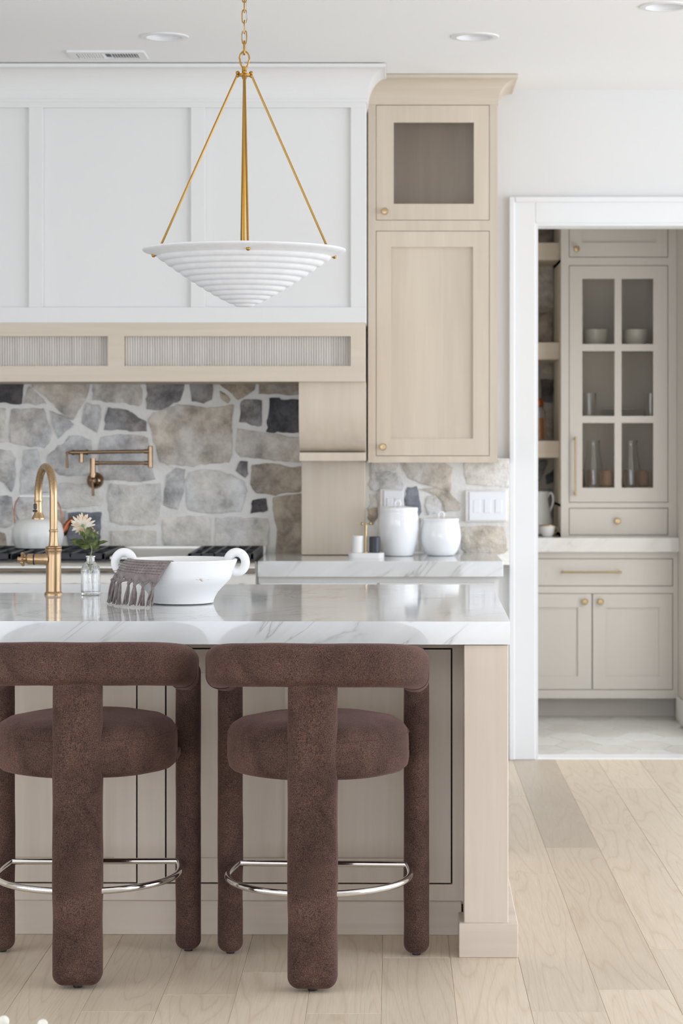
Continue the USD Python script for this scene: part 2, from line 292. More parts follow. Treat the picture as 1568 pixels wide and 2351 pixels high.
def stone(nm, a, b):
    a, b = lin(*a), lin(*b); d = mul(b, .66)
    n = {'g': ('geometry', {}), 'n1': ('noise_texture', {'scale': 11.0, 'detail': 10.0, 'roughness': 0.70, 'distortion': 0.12}), 'r': ('rgb_ramp', {'ramp': [(0.34, d), (0.43, b), (0.60, a), (0.72, mul(a, 1.07))]}),
         'n3': ('noise_texture', {'scale': 4.0, 'detail': 3.0}), 'r3': ('rgb_ramp', {'ramp': [(0.40, (1.03, 1.0, 0.95)), (0.60, (0.96, 0.985, 1.02))]}), 'mm': ('vector_math', {'math_type': 'multiply'}),
         'n2': ('noise_texture', {'scale': 34.0, 'detail': 6.0, 'roughness': 0.65}), 'b': ('bump', {'strength': 1.0, 'distance': 0.008}), 'p': ('principled_bsdf', {'roughness': 0.88})}
    l = [('g.position', 'n1.vector'), ('g.position', 'n2.vector'), ('g.position', 'n3.vector'), ('n1.fac', 'r.fac'), ('n3.fac', 'r3.fac'), ('r.color', 'mm.vector1'), ('r3.color', 'mm.vector2'), ('mm.vector', 'p.base_color'), ('n2.fac', 'b.height'), ('b.normal', 'p.normal')]
    return mat('stone_' + nm, n, l)
ST = {'l': stone('light', (236, 233, 228), (208, 205, 199)), 'g': stone('grey', (222, 219, 214), (184, 180, 176)), 'b': stone('beige', (226, 218, 207), (190, 181, 169)),
      'w': stone('brown', (198, 186, 170), (158, 145, 131)), 'd': stone('slate', (168, 164, 161), (118, 115, 115)), 'k': stone('black', (104, 101, 102), (68, 66, 68)), 'u': stone('blue', (150, 153, 158), (110, 114, 122))}
BOUCLE = mottled('boucle', lin(232, 228, 218), lin(214, 208, 196), 90.0, 0.95)

# ---------------------------------------------------------------- the setting
WY = 10.03; CEILZ = 2.943; RX0, RX1, RY0 = -4.6, 5.4, -2.6
rng = random.Random(5)
fl = thing('floor', 'pale oak plank floor of the kitchen', 'floor', kind='structure')
part(fl, 'underlay', bx(RX0, RX1, RY0, WY, -0.05, -0.0016), plain('underlay_oak', lin(236, 218, 190), .7))
PW = 0.1848; PX = -0.029
known = {0: [6.9], 2: [5.786, 7.9], 4: [6.2 - .6, 8.3], 5: [6.2, 8.6], 6: [7.1], 7: [5.617, 7.4, 9.0], 8: [5.842, 7.868], 9: [6.306, 8.35], 10: [5.9, 7.2, 9.19], 11: [6.7, 8.6]}
for k in range(-26, 32):
    x0, x1 = PX + k * PW, PX + (k + 1) * PW
    if x1 < RX0 or x0 > RX1: continue
    x0, x1 = max(x0, RX0), min(x1, RX1)
    cuts = sorted(known.get(k + 5, [5.2 + rng.random() * 1.2, 7.6 + rng.random() * 1.5]))
    c = cuts[0] - 2.1
    while c > RY0 + .3: cuts.insert(0, c); c -= 2.2
    ys = [RY0] + cuts + [WY - 0.002]
    for a, b in zip(ys[:-1], ys[1:]):
        r = rng.random(); m = PLANK[0] if r < .62 else PLANK[1]
        if k + 5 == 8 and abs(a - 7.868) < .01: m = PLANK[2]
        part(fl, 'plank', bx(x0 + .0006, x1 - .0006, a + .0006, b - .0006, -0.0016, 0.0, 0.0007), m)

holes = [(X(378, 8.69), 8.69), (X(1090, 8.69), 8.69), (X(1527, 8.08), 8.08)]
cl = m3.Manifold.cube([RX1 - RX0, WY - RY0, 0.12]).translate([RX0, RY0, CEILZ])
for hx, hy in holes: cl = cl - m3.Manifold.cylinder(0.3, 0.071, 0.071, 40).translate([hx, hy, CEILZ - .1])
ct = thing('ceiling', 'flat white painted kitchen ceiling', 'ceiling', kind='structure')
part(ct, 'plasterboard', cl, CEIL)

OX0 = X(1229, 10.01); OZ = Z(512, 10.01); OX1 = OX0 + 1.12                 # the cased opening
wb_ = thing('wall_back', 'white wall behind the range with rough stone backsplash', 'wall', kind='structure')
part(wb_, 'plaster', frame_xz(RX0, RX1, 0, CEILZ, [(OX0, OX1, -1, OZ)], WY, WY + .12), WHITE)

def window_wall(name, axis, at, lo, hi, thick, opens, label):
    w = thing(name, label, 'wall', kind='structure'); hs = [(a, b, c, d) for a, b, c, d in opens]
    m = frame_xz(lo, hi, 0, CEILZ, hs, 0, thick)
    def put(m):
        v = np.array(m.vertices)
        v = np.c_[v[:, 0], at + v[:, 1], v[:, 2]] if axis == 'y' else np.c_[at + v[:, 1], v[:, 0], v[:, 2]]
        return trimesh.Trimesh(v, m.faces if axis == 'y' else np.array(m.faces)[:, ::-1], process=False)
    part(w, 'plaster', put(m), WHITE)
    return put
wn = 0
for nm, ax, at, lo, hi, th, ops, lb in (('wall_right', 'x', RX1, RY0, WY + .12, .14, [(5.6, 9.9, .2, 2.8), (2.2, 5.2, .12, 2.8)], 'white wall with tall windows on the right of the kitchen'),
                                    ('wall_front', 'y', RY0 - .14, RX0, RX1, .14, [(-4.4, 1.8, .05, 2.3)], 'white wall with wide windows facing the kitchen'),
                                    ('wall_left', 'x', RX0 - .14, RY0, WY + .12, .14, [(.2, 5.8, .4, 2.6)], 'white wall with a window at the left of the kitchen')):
    put = window_wall(nm, ax, at, lo, hi, th, ops, lb)
    for a, b, c, d in ops:
        wn += 1; w = thing(f'window_{wn}', ('tall white framed window in the right wall near the pantry opening', 'tall white framed window in the right wall beside the island', 'wide white framed window in the wall facing the range', 'white framed window in the left wall of the kitchen')[wn - 1], 'window', kind='structure')
        fr = frame_xz(a, b, c, d, [(a + .06, b - .06, c + .06, d - .06)], .03, .09); part(w, 'window_frame', put(fr), TRIM)
        for q in (1, 2):
            xm = a + (b - a) * q / 3; part(w, 'mullion', put(bx(xm - .025, xm + .025, .04, .08, c + .06, d - .06)), TRIM)

# stone: polygons traced on the wall plane
def stone_mesh(poly, y_face, y_back, seed, rough=0.009, step=0.03):
    poly = Polygon(poly).buffer(0)
    if poly.geom_type != 'Polygon': poly = max(poly.geoms, key=lambda g: g.area)
    poly = poly.buffer(0.0045, join_style=2).simplify(.0008)
    L = poly.exterior.length; n = max(14, int(L / 0.014)); ds = sorted(set([L * i / n for i in range(n)]) | set(poly.exterior.project(Point(q)) for q in list(poly.exterior.coords)[:-1]))
    ds = [q for i, q in enumerate(ds) if i == 0 or q - ds[i - 1] > .003]; ring = np.array([poly.exterior.interpolate(q).coords[0] for q in ds]); n = len(ring)
    c = ring.mean(0); q = np.c_[ring * 48, np.full(n, seed * 3.1)]
    ring = ring + (np.c_[meshkit.noise(q, 1), meshkit.noise(q, 2)] - .5) * 0.013
    pg = Polygon(ring).buffer(0)
    if pg.geom_type != 'Polygon': pg = max(pg.geoms, key=lambda g: g.area)
    ring = np.array(pg.exterior.coords)[:-1]; n = len(ring)
    inn = pg.buffer(-0.006); pts = [ring]; 
    if not inn.is_empty:
        if inn.geom_type != 'Polygon': inn = max(inn.geoms, key=lambda g: g.area)
        r2 = np.array(inn.exterior.coords)[:-1][::1]; pts.append(r2)
        x0, z0, x1, z1 = inn.bounds; inn2 = inn.buffer(-step * .4)
        for gx in np.arange(x0, x1, step):
            for gz in np.arange(z0, z1, step):
                p = (gx + rng.uniform(-.3, .3) * step, gz + rng.uniform(-.3, .3) * step)
                if inn2.contains(Point(p)): pts.append(np.array([p]))
    A = np.vstack(pts); tri = Delaunay(A).simplices; cen = A[tri].mean(1); tri = tri[[pg.contains(Point(p)) for p in cen]]
    h = (meshkit.fbm(np.c_[A * 13, np.full(len(A), seed * 7.7)], 3) - .5) * 2 * rough; h[:n] += 0.0035; y = y_face + h
    V = np.c_[A[:, 0], y, A[:, 1]]
    a, b, d = V[tri[:, 0]], V[tri[:, 1]], V[tri[:, 2]]; nrm = np.cross(b - a, d - a); flip = nrm[:, 1] > 0; tri[flip] = tri[flip][:, ::-1]
    B = np.c_[ring[:, 0], np.full(n, y_back), ring[:, 1]]; N = len(V); i = np.arange(n); j = (i + 1) % n
    ccw = pg.exterior.is_ccw
    s = np.vstack([np.c_[i, N + i, j], np.c_[j, N + i, N + j]]); s = s if not ccw else s[:, ::-1]
    return trimesh.Trimesh(np.vstack([V, B]), np.vstack([tri, s]), process=False)
SA = [('k', [(-60,20),(225,30),(205,235),(100,235),(-60,225)]), ('g', [(290,95),(340,140),(420,200),(440,240),(350,248),(255,242),(268,150)]),
 ('b', [(310,20),(880,20),(880,110),(840,220),(720,400),(690,385),(600,315),(500,215),(420,140),(335,75)]), ('g', [(935,100),(950,20),(1380,20),(1400,110),(1415,240),(1380,260),(1280,240),(1150,222),(920,200)]),
 ('g', [(110,310),(300,300),(430,300),(460,390),(515,540),(480,640),(430,680),(250,660),(100,635)]), ('l', [(-60,290),(40,300),(50,450),(40,620),(-60,630)]),
 ('g', [(510,330),(580,360),(720,460),(620,540),(580,580),(545,480)]), ('g', [(870,255),(985,270),(1000,300),(985,420),(960,520),(890,480),(820,440),(850,330)]),
 ('d', [(1090,290),(1270,320),(1350,370),(1450,430),(1450,510),(1250,510),(1050,500),(1060,400)]), ('g', [(620,660),(700,578),(820,572),(900,610),(918,690),(900,760),(875,940),(760,965),(600,955),(490,880),(480,770)]),
 ('g', [(1010,592),(1200,562),(1400,570),(1475,602),(1490,720),(1500,880),(1535,1005),(1400,1018),(1250,1010),(1060,1000),(990,880),(1000,700)]), ('g', [(0,720),(90,720),(140,790),(150,900),(140,1050),(110,1110),(60,1040),(-60,960),(-60,720)]),
 ('l', [(240,720),(360,710),(400,860),(470,960),(490,1140),(360,1150),(210,1140),(200,1020),(230,870)]), ('g', [(-60,1180),(60,1180),(105,1190),(110,1300),(140,1330),(150,1400),(100,1470),(30,1480),(-60,1460)]),
 ('l', [(600,1050),(860,1060),(900,1090),(960,1110),(1030,1220),(1000,1260),(850,1270),(660,1288),(590,1280),(530,1180),(565,1080)]),
 ('l', [(1110,1060),(1350,1075),(1595,1052),(1605,1200),(1585,1350),(1555,1450),(1400,1460),(1200,1450),(1120,1430),(1085,1300),(1090,1150)]),
 ('u', [(690,1350),(1000,1340),(1000,1500),(970,1680),(700,1680),(668,1560),(685,1440)]), ('l', [(1120,1540),(1400,1520),(1550,1540),(1560,1720),(1120,1720)]),
 ('l', [(150,1235),(220,1205),(480,1210),(500,1395),(320,1420),(190,1415),(170,1320)]), ('w', [(-60,1520),(40,1560),(60,1720),(-60,1720)]), ('l', [(130,1490),(480,1480),(490,1720),(120,1720)]), ('g', [(530,1315),(650,1325),(640,1445),(520,1440)]), ('b', [(520,1500),(635,1490),(640,1720),(520,1720)])]
SB = [('d', [(-5,20),(360,20),(340,150),(320,200),(200,270),(110,310),(0,300),(-5,200)]), ('d', [(415,20),(640,20),(625,200),(550,238),(450,215)]), ('w', [(730,140),(770,150),(815,210),(790,225),(735,190)]),
 ('w', [(685,20),(1060,20),(1050,100),(930,190),(900,200),(850,145),(750,72)]), ('w', [(1120,20),(1540,20),(1540,150),(1420,160),(1280,140),(1110,145)]), ('k', [(1215,205),(1340,210),(1540,225),(1540,540),(1350,530),(1190,520),(1205,350)]),
 ('d', [(940,225),(1000,215),(1125,225),(1130,330),(1125,460),(1050,465),(990,430),(915,420),(930,320)]), ('b', [(190,290),(320,262),(600,292),(850,268),(830,420),(820,600),(830,760),(800,830),(640,840),(450,860),(200,845),(140,830),(100,700),(50,550),(15,410),(60,345)]),
 ('b', [(900,505),(1180,550),(1400,585),(1560,595),(1560,830),(1350,820),(1090,790),(920,770),(880,720),(885,600)]), ('d', [(930,825),(990,840),(985,950),(960,975),(885,920),(905,860)]),
 ('w', [(1050,860),(1180,850),(1350,880),(1570,890),(1570,1120),(1380,1130),(1200,1155),(1080,1130),(1035,1050),(1030,950)]), ('g', [(200,980),(280,900),(365,910),(350,1020),(330,1150),(290,1300),(220,1290),(165,1260),(170,1120)]),
 ('l', [(410,950),(550,912),(720,940),(850,980),(950,1040),(975,1120),(950,1220),(920,1320),(800,1333),(560,1328),(400,1308),(380,1220),(390,1050)]), ('k', [(1045,1225),(1110,1220),(1170,1205),(1185,1310),(1150,1320),(1030,1325),(1055,1270)]),
 ('l', [(165,1402),(400,1382),(615,1392),(600,1500),(605,1720),(185,1720),(155,1550)]), ('l', [(680,1402),(900,1392),(1195,1402),(1200,1500),(1190,1640),(1150,1720),(720,1720),(668,1600),(672,1500)]), ('w', [(1255,1195),(1380,1165),(1570,1150),(1570,1740),(1285,1740),(1295,1500),(1255,1350)])]
SR = [('l', [(245,300),(330,292),(440,292),(500,370),(500,420),(380,430),(245,425)]), ('l', [(245,190),(450,190),(455,265),(250,280)]), ('b', [(475,190),(760,190),(880,250),(870,330),(860,435),(740,395),(620,365),(540,330)]),
 ('l', [(980,190),(1320,190),(1320,400),(1150,388),(1000,370),(985,310)]), ('u', [(535,410),(600,405),(615,500),(635,600),(600,640),(530,640),(518,520)]), ('l', [(690,480),(745,472),(790,515),(785,600),(700,618),(672,560)]),
 ('b', [(660,425),(745,418),(860,455),(930,540),(925,580),(830,588),(805,500),(745,455)]), ('b', [(960,722),(1120,712),(1290,722),(1310,905),(1180,935),(1000,925),(945,860)]), ('l', [(640,660),(930,655),(930,900),(640,900)]), ('g', [(240,470),(290,462),(285,560),(238,565)]), ('w', [(228,582),(285,577),(288,640),(260,680),(228,640)]), ('l', [(330,640),(600,660),(600,900),(330,900)])]
SF = 9.925
def mortar(x0, x1, z0, z1, nx, nz): return grid(np.array([[(x, SF + .012 + .006 * (meshkit.fbm(np.array([x * 14, z * 14, 3.0]), 3) - .5), z) for z in np.linspace(z0, z1, nz)] for x in np.linspace(x0, x1, nx)]))
part(wb_, 'mortar', mortar(-2.1, -.1, .86, Z(876, SF) + .1, 110, 50), MORTAR, True)
part(wb_, 'mortar', mortar(-.1, .506, .86, Z(1063, SF) + .02, 34, 24), MORTAR, True)
part(wb_, 'mortar_edge', bx(.500, .508, SF + .014, WY, .86, Z(1063, 9.93)), MORTAR)
for sp, (ox, oy, sc) in ((SA, (0, 870, 4.3556)), (SB, (340, 870, 4.3556)), (SR, (780, 1000, 3.409))):
    for i, (t, pg) in enumerate(sp):
        pts = [(X(ox + a / sc, SF), Z(oy + b / sc, SF)) for a, b in pg]
        part(wb_, 'stone', stone_mesh(pts, SF + .003, SF + .03, len(pg) * 1.7 + i * 3.3 + ox), ST[t], 35)
# more stones left of the frame, as the wall goes on
for r_, z in enumerate(np.arange(.92, 1.62, .17)):
    for q in range(3):
        x0 = -2.06 + q * .12 + (r_ % 2) * .03; 
        if x0 + .1 > X(-18, SF): continue
        part(wb_, 'stone', stone_mesh([(x0, z), (x0 + .1, z + .01), (x0 + .105, z + .14), (x0 + .01, z + .15)], SF, SF + .03, r_ * 9 + q), ST['gbl'[(r_ + q) % 3]], 35)

tr = thing('trim_1', 'white painted casing around the pantry opening', 'door casing', kind='structure')
CW = .1125; cy0 = WY - .022
def casing_prof(x0, x1, z0, z1): return bx(x0, x1, cy0, WY + .002, z0, z1, .003)
part(tr, 'side_casing', cat_(bx(OX0 - CW, OX0, cy0, WY, 0, OZ + CW, .003), bx(OX0 - CW - .003, OX0 - CW + .022, cy0 - .012, WY, 0, OZ + CW + .003, .004)), TRIM)
part(tr, 'side_casing', bx(OX1, OX1 + CW, cy0, WY, 0, OZ + CW, .003), TRIM)
part(tr, 'head_casing', cat_(bx(OX0, OX1, cy0, WY, OZ, OZ + CW, .003), bx(OX0 - CW + .0225, OX1 + CW, cy0 - .012, WY, OZ + CW - .022, OZ + CW + .003, .004)), TRIM)
part(tr, 'jamb', bx(OX0, OX0 + .012, WY - .015, WY + .135, 0, OZ), TRIM); part(tr, 'jamb', bx(OX1 - .012, OX1, WY - .015, WY + .135, 0, OZ), TRIM)
part(tr, 'head_jamb', bx(OX0 + .012, OX1 - .012, WY - .015, WY + .135, OZ - .012, OZ), TRIM)
bb = thing('baseboard_back', 'white baseboard along the back wall', 'baseboard', kind='structure')
part(bb, 'board', bx(OX1 + CW, RX1, WY - .016, WY, 0, .13, .003), TRIM)

# pantry shell
PX0, PX1, PY1 = .15, 1.432, 12.06
pf = thing('floor_001', 'pale marble tile floor of the pantry', 'floor', kind='structure')
part(pf, 'grout_bed', bx(PX0, PX1 + .1, WY, PY1, -.05, -.004), GROUT)
part(pf, 'threshold', bx(OX0, OX1, WY + .0, WY + .135, -.004, .004, .003), plain('threshold_marble', (.84, .84, .83), .25))
hs, hw, hd = .10, .225, .30; clip = sbox(PX0, WY + .14, PX1, PY1)
for i in range(-1, 8):
    for j in range(-1, 8):
        cx_ = PX0 + .05 + i * (hs + hw) / 2; cy_ = WY + .16 + j * hd + (hd / 2 if i % 2 else 0)
        hx = Polygon([(cx_ - hs / 2, cy_ - hd / 2), (cx_ + hs / 2, cy_ - hd / 2), (cx_ + hw / 2, cy_), (cx_ + hs / 2, cy_ + hd / 2), (cx_ - hs / 2, cy_ + hd / 2), (cx_ - hw / 2, cy_)]).buffer(-.0025, join_style=2).intersection(clip)
        if hx.is_empty or hx.area < 1e-4 or hx.geom_type != 'Polygon': continue
        part(pf, 'tile', ext_xy(hx, -.006, 0.0), TILE[(i * 3 + j * 5) % 2])
pw = thing('wall_back_001', 'stone wall at the back of the pantry', 'wall', kind='structure')
part(pw, 'plaster', bx(PX0 - .1, PX1 + .1, PY1, PY1 + .1, 0, CEILZ), GREIGE)
part(pw, 'mortar', bx(PX0, 1.0, PY1 - .012, PY1, .9, 2.9), plain('pantry_mortar', lin(176, 170, 160), .95))
SP = [('w', [(20,45),(150,50),(150,172),(20,175)]), ('b', [(20,345),(150,350),(155,500),(150,640),(20,650)]), ('w', [(60,690),(140,680),(150,800),(140,890),(50,880)]), ('w', [(80,1080),(120,1055),(160,1090),(150,1120),(80,1110)]),
      ('k', [(75,1165),(155,1170),(150,1240),(140,1330),(80,1310)]), ('w', [(100,1400),(140,1370),(155,1500),(150,1570),(90,1560)]), ('d', [(20,1750),(110,1750),(60,1880),(20,1890)]), ('k', [(110,1860),(155,1820),(150,1900),(110,1910)]), ('d', [(80, 1960), (160, 1950), (165, 2150), (90, 2160)]), ('b', [(-60,700),(30,690),(25,890),(-60,880)]), ('g', [(-60,1080),(40,1090),(45,1300),(-60,1290)])]
for i, (t, pg) in enumerate(SP):
    part(pw, 'stone', stone_mesh([(X(1220 + a / 3.133, PY1 - .02), Z(500 + b / 3.133, PY1 - .02)) for a, b in pg], PY1 - .025, PY1 - .004, i * 5.1), ST[t], 35)
plw = thing('wall_left_001', 'pantry side wall left of the open shelves', 'wall', kind='structure'); part(plw, 'plaster', bx(PX0 - .1, PX0, WY + .12, PY1, 0, CEILZ), GREIGE)
prw = thing('wall_right_001', 'greige pantry side wall right of the hutch', 'wall', kind='structure'); v_ = frame_xz(WY + .12, PY1, 0, CEILZ, [(10.25, 11.08, .12, 2.0)], 0, .1); part(prw, 'plaster', trimesh.Trimesh(np.array(v_.vertices)[:, [1, 0, 2]] + [PX1, 0, 0], np.array(v_.faces)[:, ::-1], process=False), GREIGE)
wn += 1; w_ = thing(f'window_{wn}', 'white framed side window of the pantry letting in daylight', 'window', kind='structure')
v_ = frame_xz(10.25, 11.08, .12, 2.0, [(10.30, 11.03, .17, 1.95)], 0, .05); part(w_, 'window_frame', trimesh.Trimesh(np.array(v_.vertices)[:, [1, 0, 2]] + [PX1 + .03, 0, 0], np.array(v_.faces)[:, ::-1], process=False), TRIM)
rect_light('daylight_pantry', (PX1 + .09, 10.665, 1.06), (0, 90, 0), 1.85, .8, 5.4, (.98, .99, 1.0))
pbr = thing('baseboard_right', 'small pale baseboard at the right of the pantry floor', 'baseboard', kind='structure'); part(pbr, 'board', bx(PX1 - .014, PX1, WY + .12, 11.42, 0, .12, .003), WHITE)
pc = thing('ceiling_001', 'white pantry ceiling', 'ceiling', kind='structure'); part(pc, 'plasterboard', bx(PX0 - .1, PX1 + .1, WY + .12, PY1 + .1, CEILZ, CEILZ + .1), CEIL)

pl = thing('recessed_light', 'recessed light in the pantry ceiling, hidden above the opening', 'ceiling light', (.95, 10.75, CEILZ))
part(pl, 'trim_ring', lathe([(.09, -.001), (.095, -.006), (.12, -.004), (.12, 0), (.09, 0)], (.95, 10.75, CEILZ), 40), TRIM, 40)
pd = UsdLux.DiskLight.Define(stage, str(pl.GetPath()) + '/lamp'); pd.AddTranslateOp().Set((0, 0, -.003)); pd.CreateRadiusAttr(.088); pd.CreateIntensityAttr(22.0); pd.CreateColorAttr(Gf.Vec3f(1, .98, .94))

# ---------------------------------------------------------------- cabinet helpers
def knob(parent, x, y, z, r=.014, m=None):
    part(parent, 'knob', lathe([(.0055, 0), (.0055, .010), (r * .6, .013), (r, .018), (r, .023), (r * .8, .0265), (1e-5, .0275)], (x, y, z), 20, (0, -1, 0)), m or BRASS, 40, label='round brass knob')
def bar_pull(parent, a, b, y, r=.005):
    a3, b3 = np.array([a[0], y - .03, a[1]]), np.array([b[0], y - .03, b[1]]); u = (b3 - a3) / np.linalg.norm(b3 - a3)
    part(parent, 'handle', cat_(cyl(a3 - u * .012, b3 + u * .012, r, 12), cyl(a3, a3 + [0, .03, 0], r * 1.2, 12), cyl(b3, b3 + [0, .03, 0], r * 1.2, 12)), BRASS, 40, label='slim brass bar handle')
def shaker(parent, name, x0, x1, z0, z1, y, st, m, mp=None, rec=.012, th=.02, inner=None, label=None):
    """frame with a recessed panel; inner = panel opening"""
    ix0, ix1, iz0, iz1 = inner or (x0 + st, x1 - st, z0 + st, z1 - st)
    d = part(parent, name, frame_xz(x0, x1, z0, z1, [(ix0, ix1, iz0, iz1)], y, y + th), m, label=label)
    part(d, 'panel', bx(ix0 - .004, ix1 + .004, y + rec, y + th - .001, iz0 - .004, iz1 + .004), mp or m)
    return d
def crown(xl, xc, yf, yb, z0, h, p, left_open=True):
    prof = [(0.0, 0.0), (.004, 0.0), (.004, .012)]
    for k in range(13):
        a = math.pi / 2 * k / 12; prof.append((.006 + (p - .010) * (1 - math.cos(a)), .014 + (h - .03) * math.sin(a)))
    prof += [(p, h - .014), (p, h), (0.0, h)]
    V = []; 
    for q, e in prof: V.append([(xl, yf - q, z0 + e), (xc + q, yf - q, z0 + e), (xc + q, yb, z0 + e)])
    V = np.array(V); n = len(V); f = []
    for i in range(n):
        j = (i + 1) % n
        for s in (0, 1):
            a, b, c, d = i * 3 + s, i * 3 + s + 1, j * 3 + s + 1, j * 3 + s; f += [(a, b, c), (a, c, d)]
    return trimesh.Trimesh(V.reshape(-1, 3), f, process=False)

# ---------------------------------------------------------------- range hood
HY = 9.37; HX = X(840, HY); HL = -2.62
hd_ = thing('range_hood', 'tall white panelled range hood with fluted wood band over the stone backsplash', 'range hood', (-1.4, 9.7, Z(876, HY)))
zb0, zb1 = Z(876, HY), Z(741, HY); zt = Z(205, HY)
part(hd_, 'body', bx(HL, HX, HY + .016, WY, zb1, CEILZ - .002), HOODW)
part(hd_, 'top_rail', bx(HL, HX, HY, HY + .017, Z(247, HY), CEILZ - .06, .001), HOODW)
part(hd_, 'bottom_rail', bx(HL, HX, HY, HY + .017, zb1, Z(705, HY), .001), HOODW)
for a, b in ((-310, -276), (66, 98), (438, 470), (805, 840)):
    part(hd_, 'stile', bx(X(a, HY), X(b, HY), HY, HY + .017, Z(705, HY), Z(247, HY), .001), HOODW)
part(hd_, 'crown_molding', crown(HL, HX, HY, WY, CEILZ - .150, .146, .083), HOODW)
fz0, fz1 = Z(840, HY), Z(772, HY)
band = part(hd_, 'wood_band', frame_xz(HL, X(838, HY), zb0, zb1, [(X(285, HY), X(805, HY), fz0, fz1), (X(-272, HY), X(248, HY), fz0, fz1)], HY, HY + .03), WOODH, label='pale wood band along the bottom of the hood')
part(hd_, 'band_back', bx(HL, X(838, HY), HY + .03, WY - .10, zb0 + .002, zb1 - .002), WOODH)
for a, b in ((285, 805), (-272, 248)):
    x0, x1 = X(a, HY), X(b, HY); n = int((x1 - x0) / .0102); rods = []
    for i in range(n):
        xc = x0 + (i + .5) * (x1 - x0) / n; r = (x1 - x0) / n * .47; t = np.linspace(0, math.pi, 6)
        pr = Polygon(list(zip(xc + r * np.cos(t), HY + .030 - r * np.sin(t)))); rods.append(ext_xy(pr, fz0, fz1))
    part(hd_, 'fluted_panel', cat_(*rods), FLUTE, 60, label='fluted wood panel', kind='stuff')
cz0, cz1 = Z(1058, 9.46), zb0; cpf = [(9.40, cz1), (9.40, cz1 - .10)]
for k in range(1, 11):
    a = math.pi / 2 * k / 10; cpf.append((9.40 + .13 * (1 - math.cos(a)), cz1 - .10 - (cz1 - .10 - cz0 - .036) * math.sin(a)))
cpf += [(9.475, cz0 + .034), (9.475, cz0), (WY - .1, cz0), (WY - .1, cz1)]
part(hd_, 'corbel', ext_yz(Polygon(cpf), X(686, 9.4), X(839, 9.4)), WOODV, 30)
part(hd_, 'pillar', bx(X(692, 9.70), X(838.5, 9.70), 9.70, WY - .09, CT + .002, cz0 + .01, .002), WOODV)

# ---------------------------------------------------------------- upper cabinet
CY = 9.66; cx0, cx1 = X(845, CY), X(1142, CY); cz0, cz1 = Z(1062, CY), Z(230, CY)
uc = thing('wall_cabinet', 'tall pale wood wall cabinet with a glass top door beside the hood', 'cabinet', ((cx0 + cx1) / 2, 9.85, cz0))
td = (X(863, CY), X(1124, CY), Z(506, CY), Z(241, CY)); ld = (X(863, CY), X(1124, CY), Z(1047, CY), Z(530, CY)); g = .0022
part(uc, 'face_frame', frame_xz(cx0, cx1, cz0, cz1 + .02, [td, ld], CY, CY + .02), WOODV)
part(uc, 'carcass', cat_(bx(cx0, cx0 + .018, CY + .02, WY - .01, cz0, cz1 + .02), bx(cx1 - .018, cx1, CY + .02, WY - .005, cz0, cz1 + .02), bx(cx0, cx1, CY + .02, WY - .01, cz0 + .002, cz0 + .02), bx(cx0 + .018, cx1 - .018, CY + .02, WY - .02, td[2] - .02, td[2] - .003), bx(cx0, cx1, CY + .02, WY - .01, td[3] + .003, td[3] + .02), bx(cx0 + .018, cx1 - .018, WY - .03, WY - .012, cz0 + .02, cz1)), WOODV)
part(uc, 'crown_molding', crown(cx0, cx1, CY, WY, CEILZ - .117, .115, .083), WOODH)
d1 = part(uc, 'door', frame_xz(td[0] + g, td[1] - g, td[2] + g, td[3] - g, [(X(904, CY), X(1088, CY), Z(468, CY), Z(281, CY))], CY, CY + .02), WOODV, label='square door with a glass pane')
part(d1, 'pane', bx(X(904, CY) - .004, X(1088, CY) + .004, CY + .010, CY + .014, Z(468, CY) - .004, Z(281, CY) + .004), SMOKE)
knob(d1, X(883, CY), CY, Z(486, CY), .0145)
d2 = shaker(uc, 'door', ld[0] + g, ld[1] - g, ld[2] + g, ld[3] - g, CY, 0, WOODV, inner=(X(898, CY), X(1086, CY), Z(1007, CY), Z(567, CY)))
knob(d2, X(879, CY), CY, Z(1026, CY), .0145)

# ---------------------------------------------------------------- back counter, base cabinet, range
BY = dC(1288.5)
bc = solo('countertop', bx(X(591, BY), X(1155, BY), BY, SF + .02, CT - .036 * 1.78, CT, .002), QUARTZ, 'white veined quartz countertop against the stone wall, under the wall cabinet', 'countertop')
ba = thing('base_cabinet', 'white base cabinet under the countertop at the stone wall', 'cabinet', (0, 9.5, 0))
part(ba, 'carcass', bx(X(591.5, BY), X(1145, BY + .04), BY + .04, WY - .01, .10, CT - .066), HOODW)
part(ba, 'toe_kick', bx(X(591.5, BY), X(1140, BY + .04), BY + .11, WY - .01, 0, .10), HOODW)
for a, b in ((598, 865), (872, 1136)):
    dd = shaker(ba, 'drawer', X(a, BY + .03), X(b, BY + .03), .70, .825, BY + .025, .04, HOODW, th=.016); knob(dd, X((a + b) / 2, BY + .03), BY + .025, .76)
    dd = shaker(ba, 'door', X(a, BY + .03), X(b, BY + .03), .13, .69, BY + .025, .06, HOODW, th=.016)

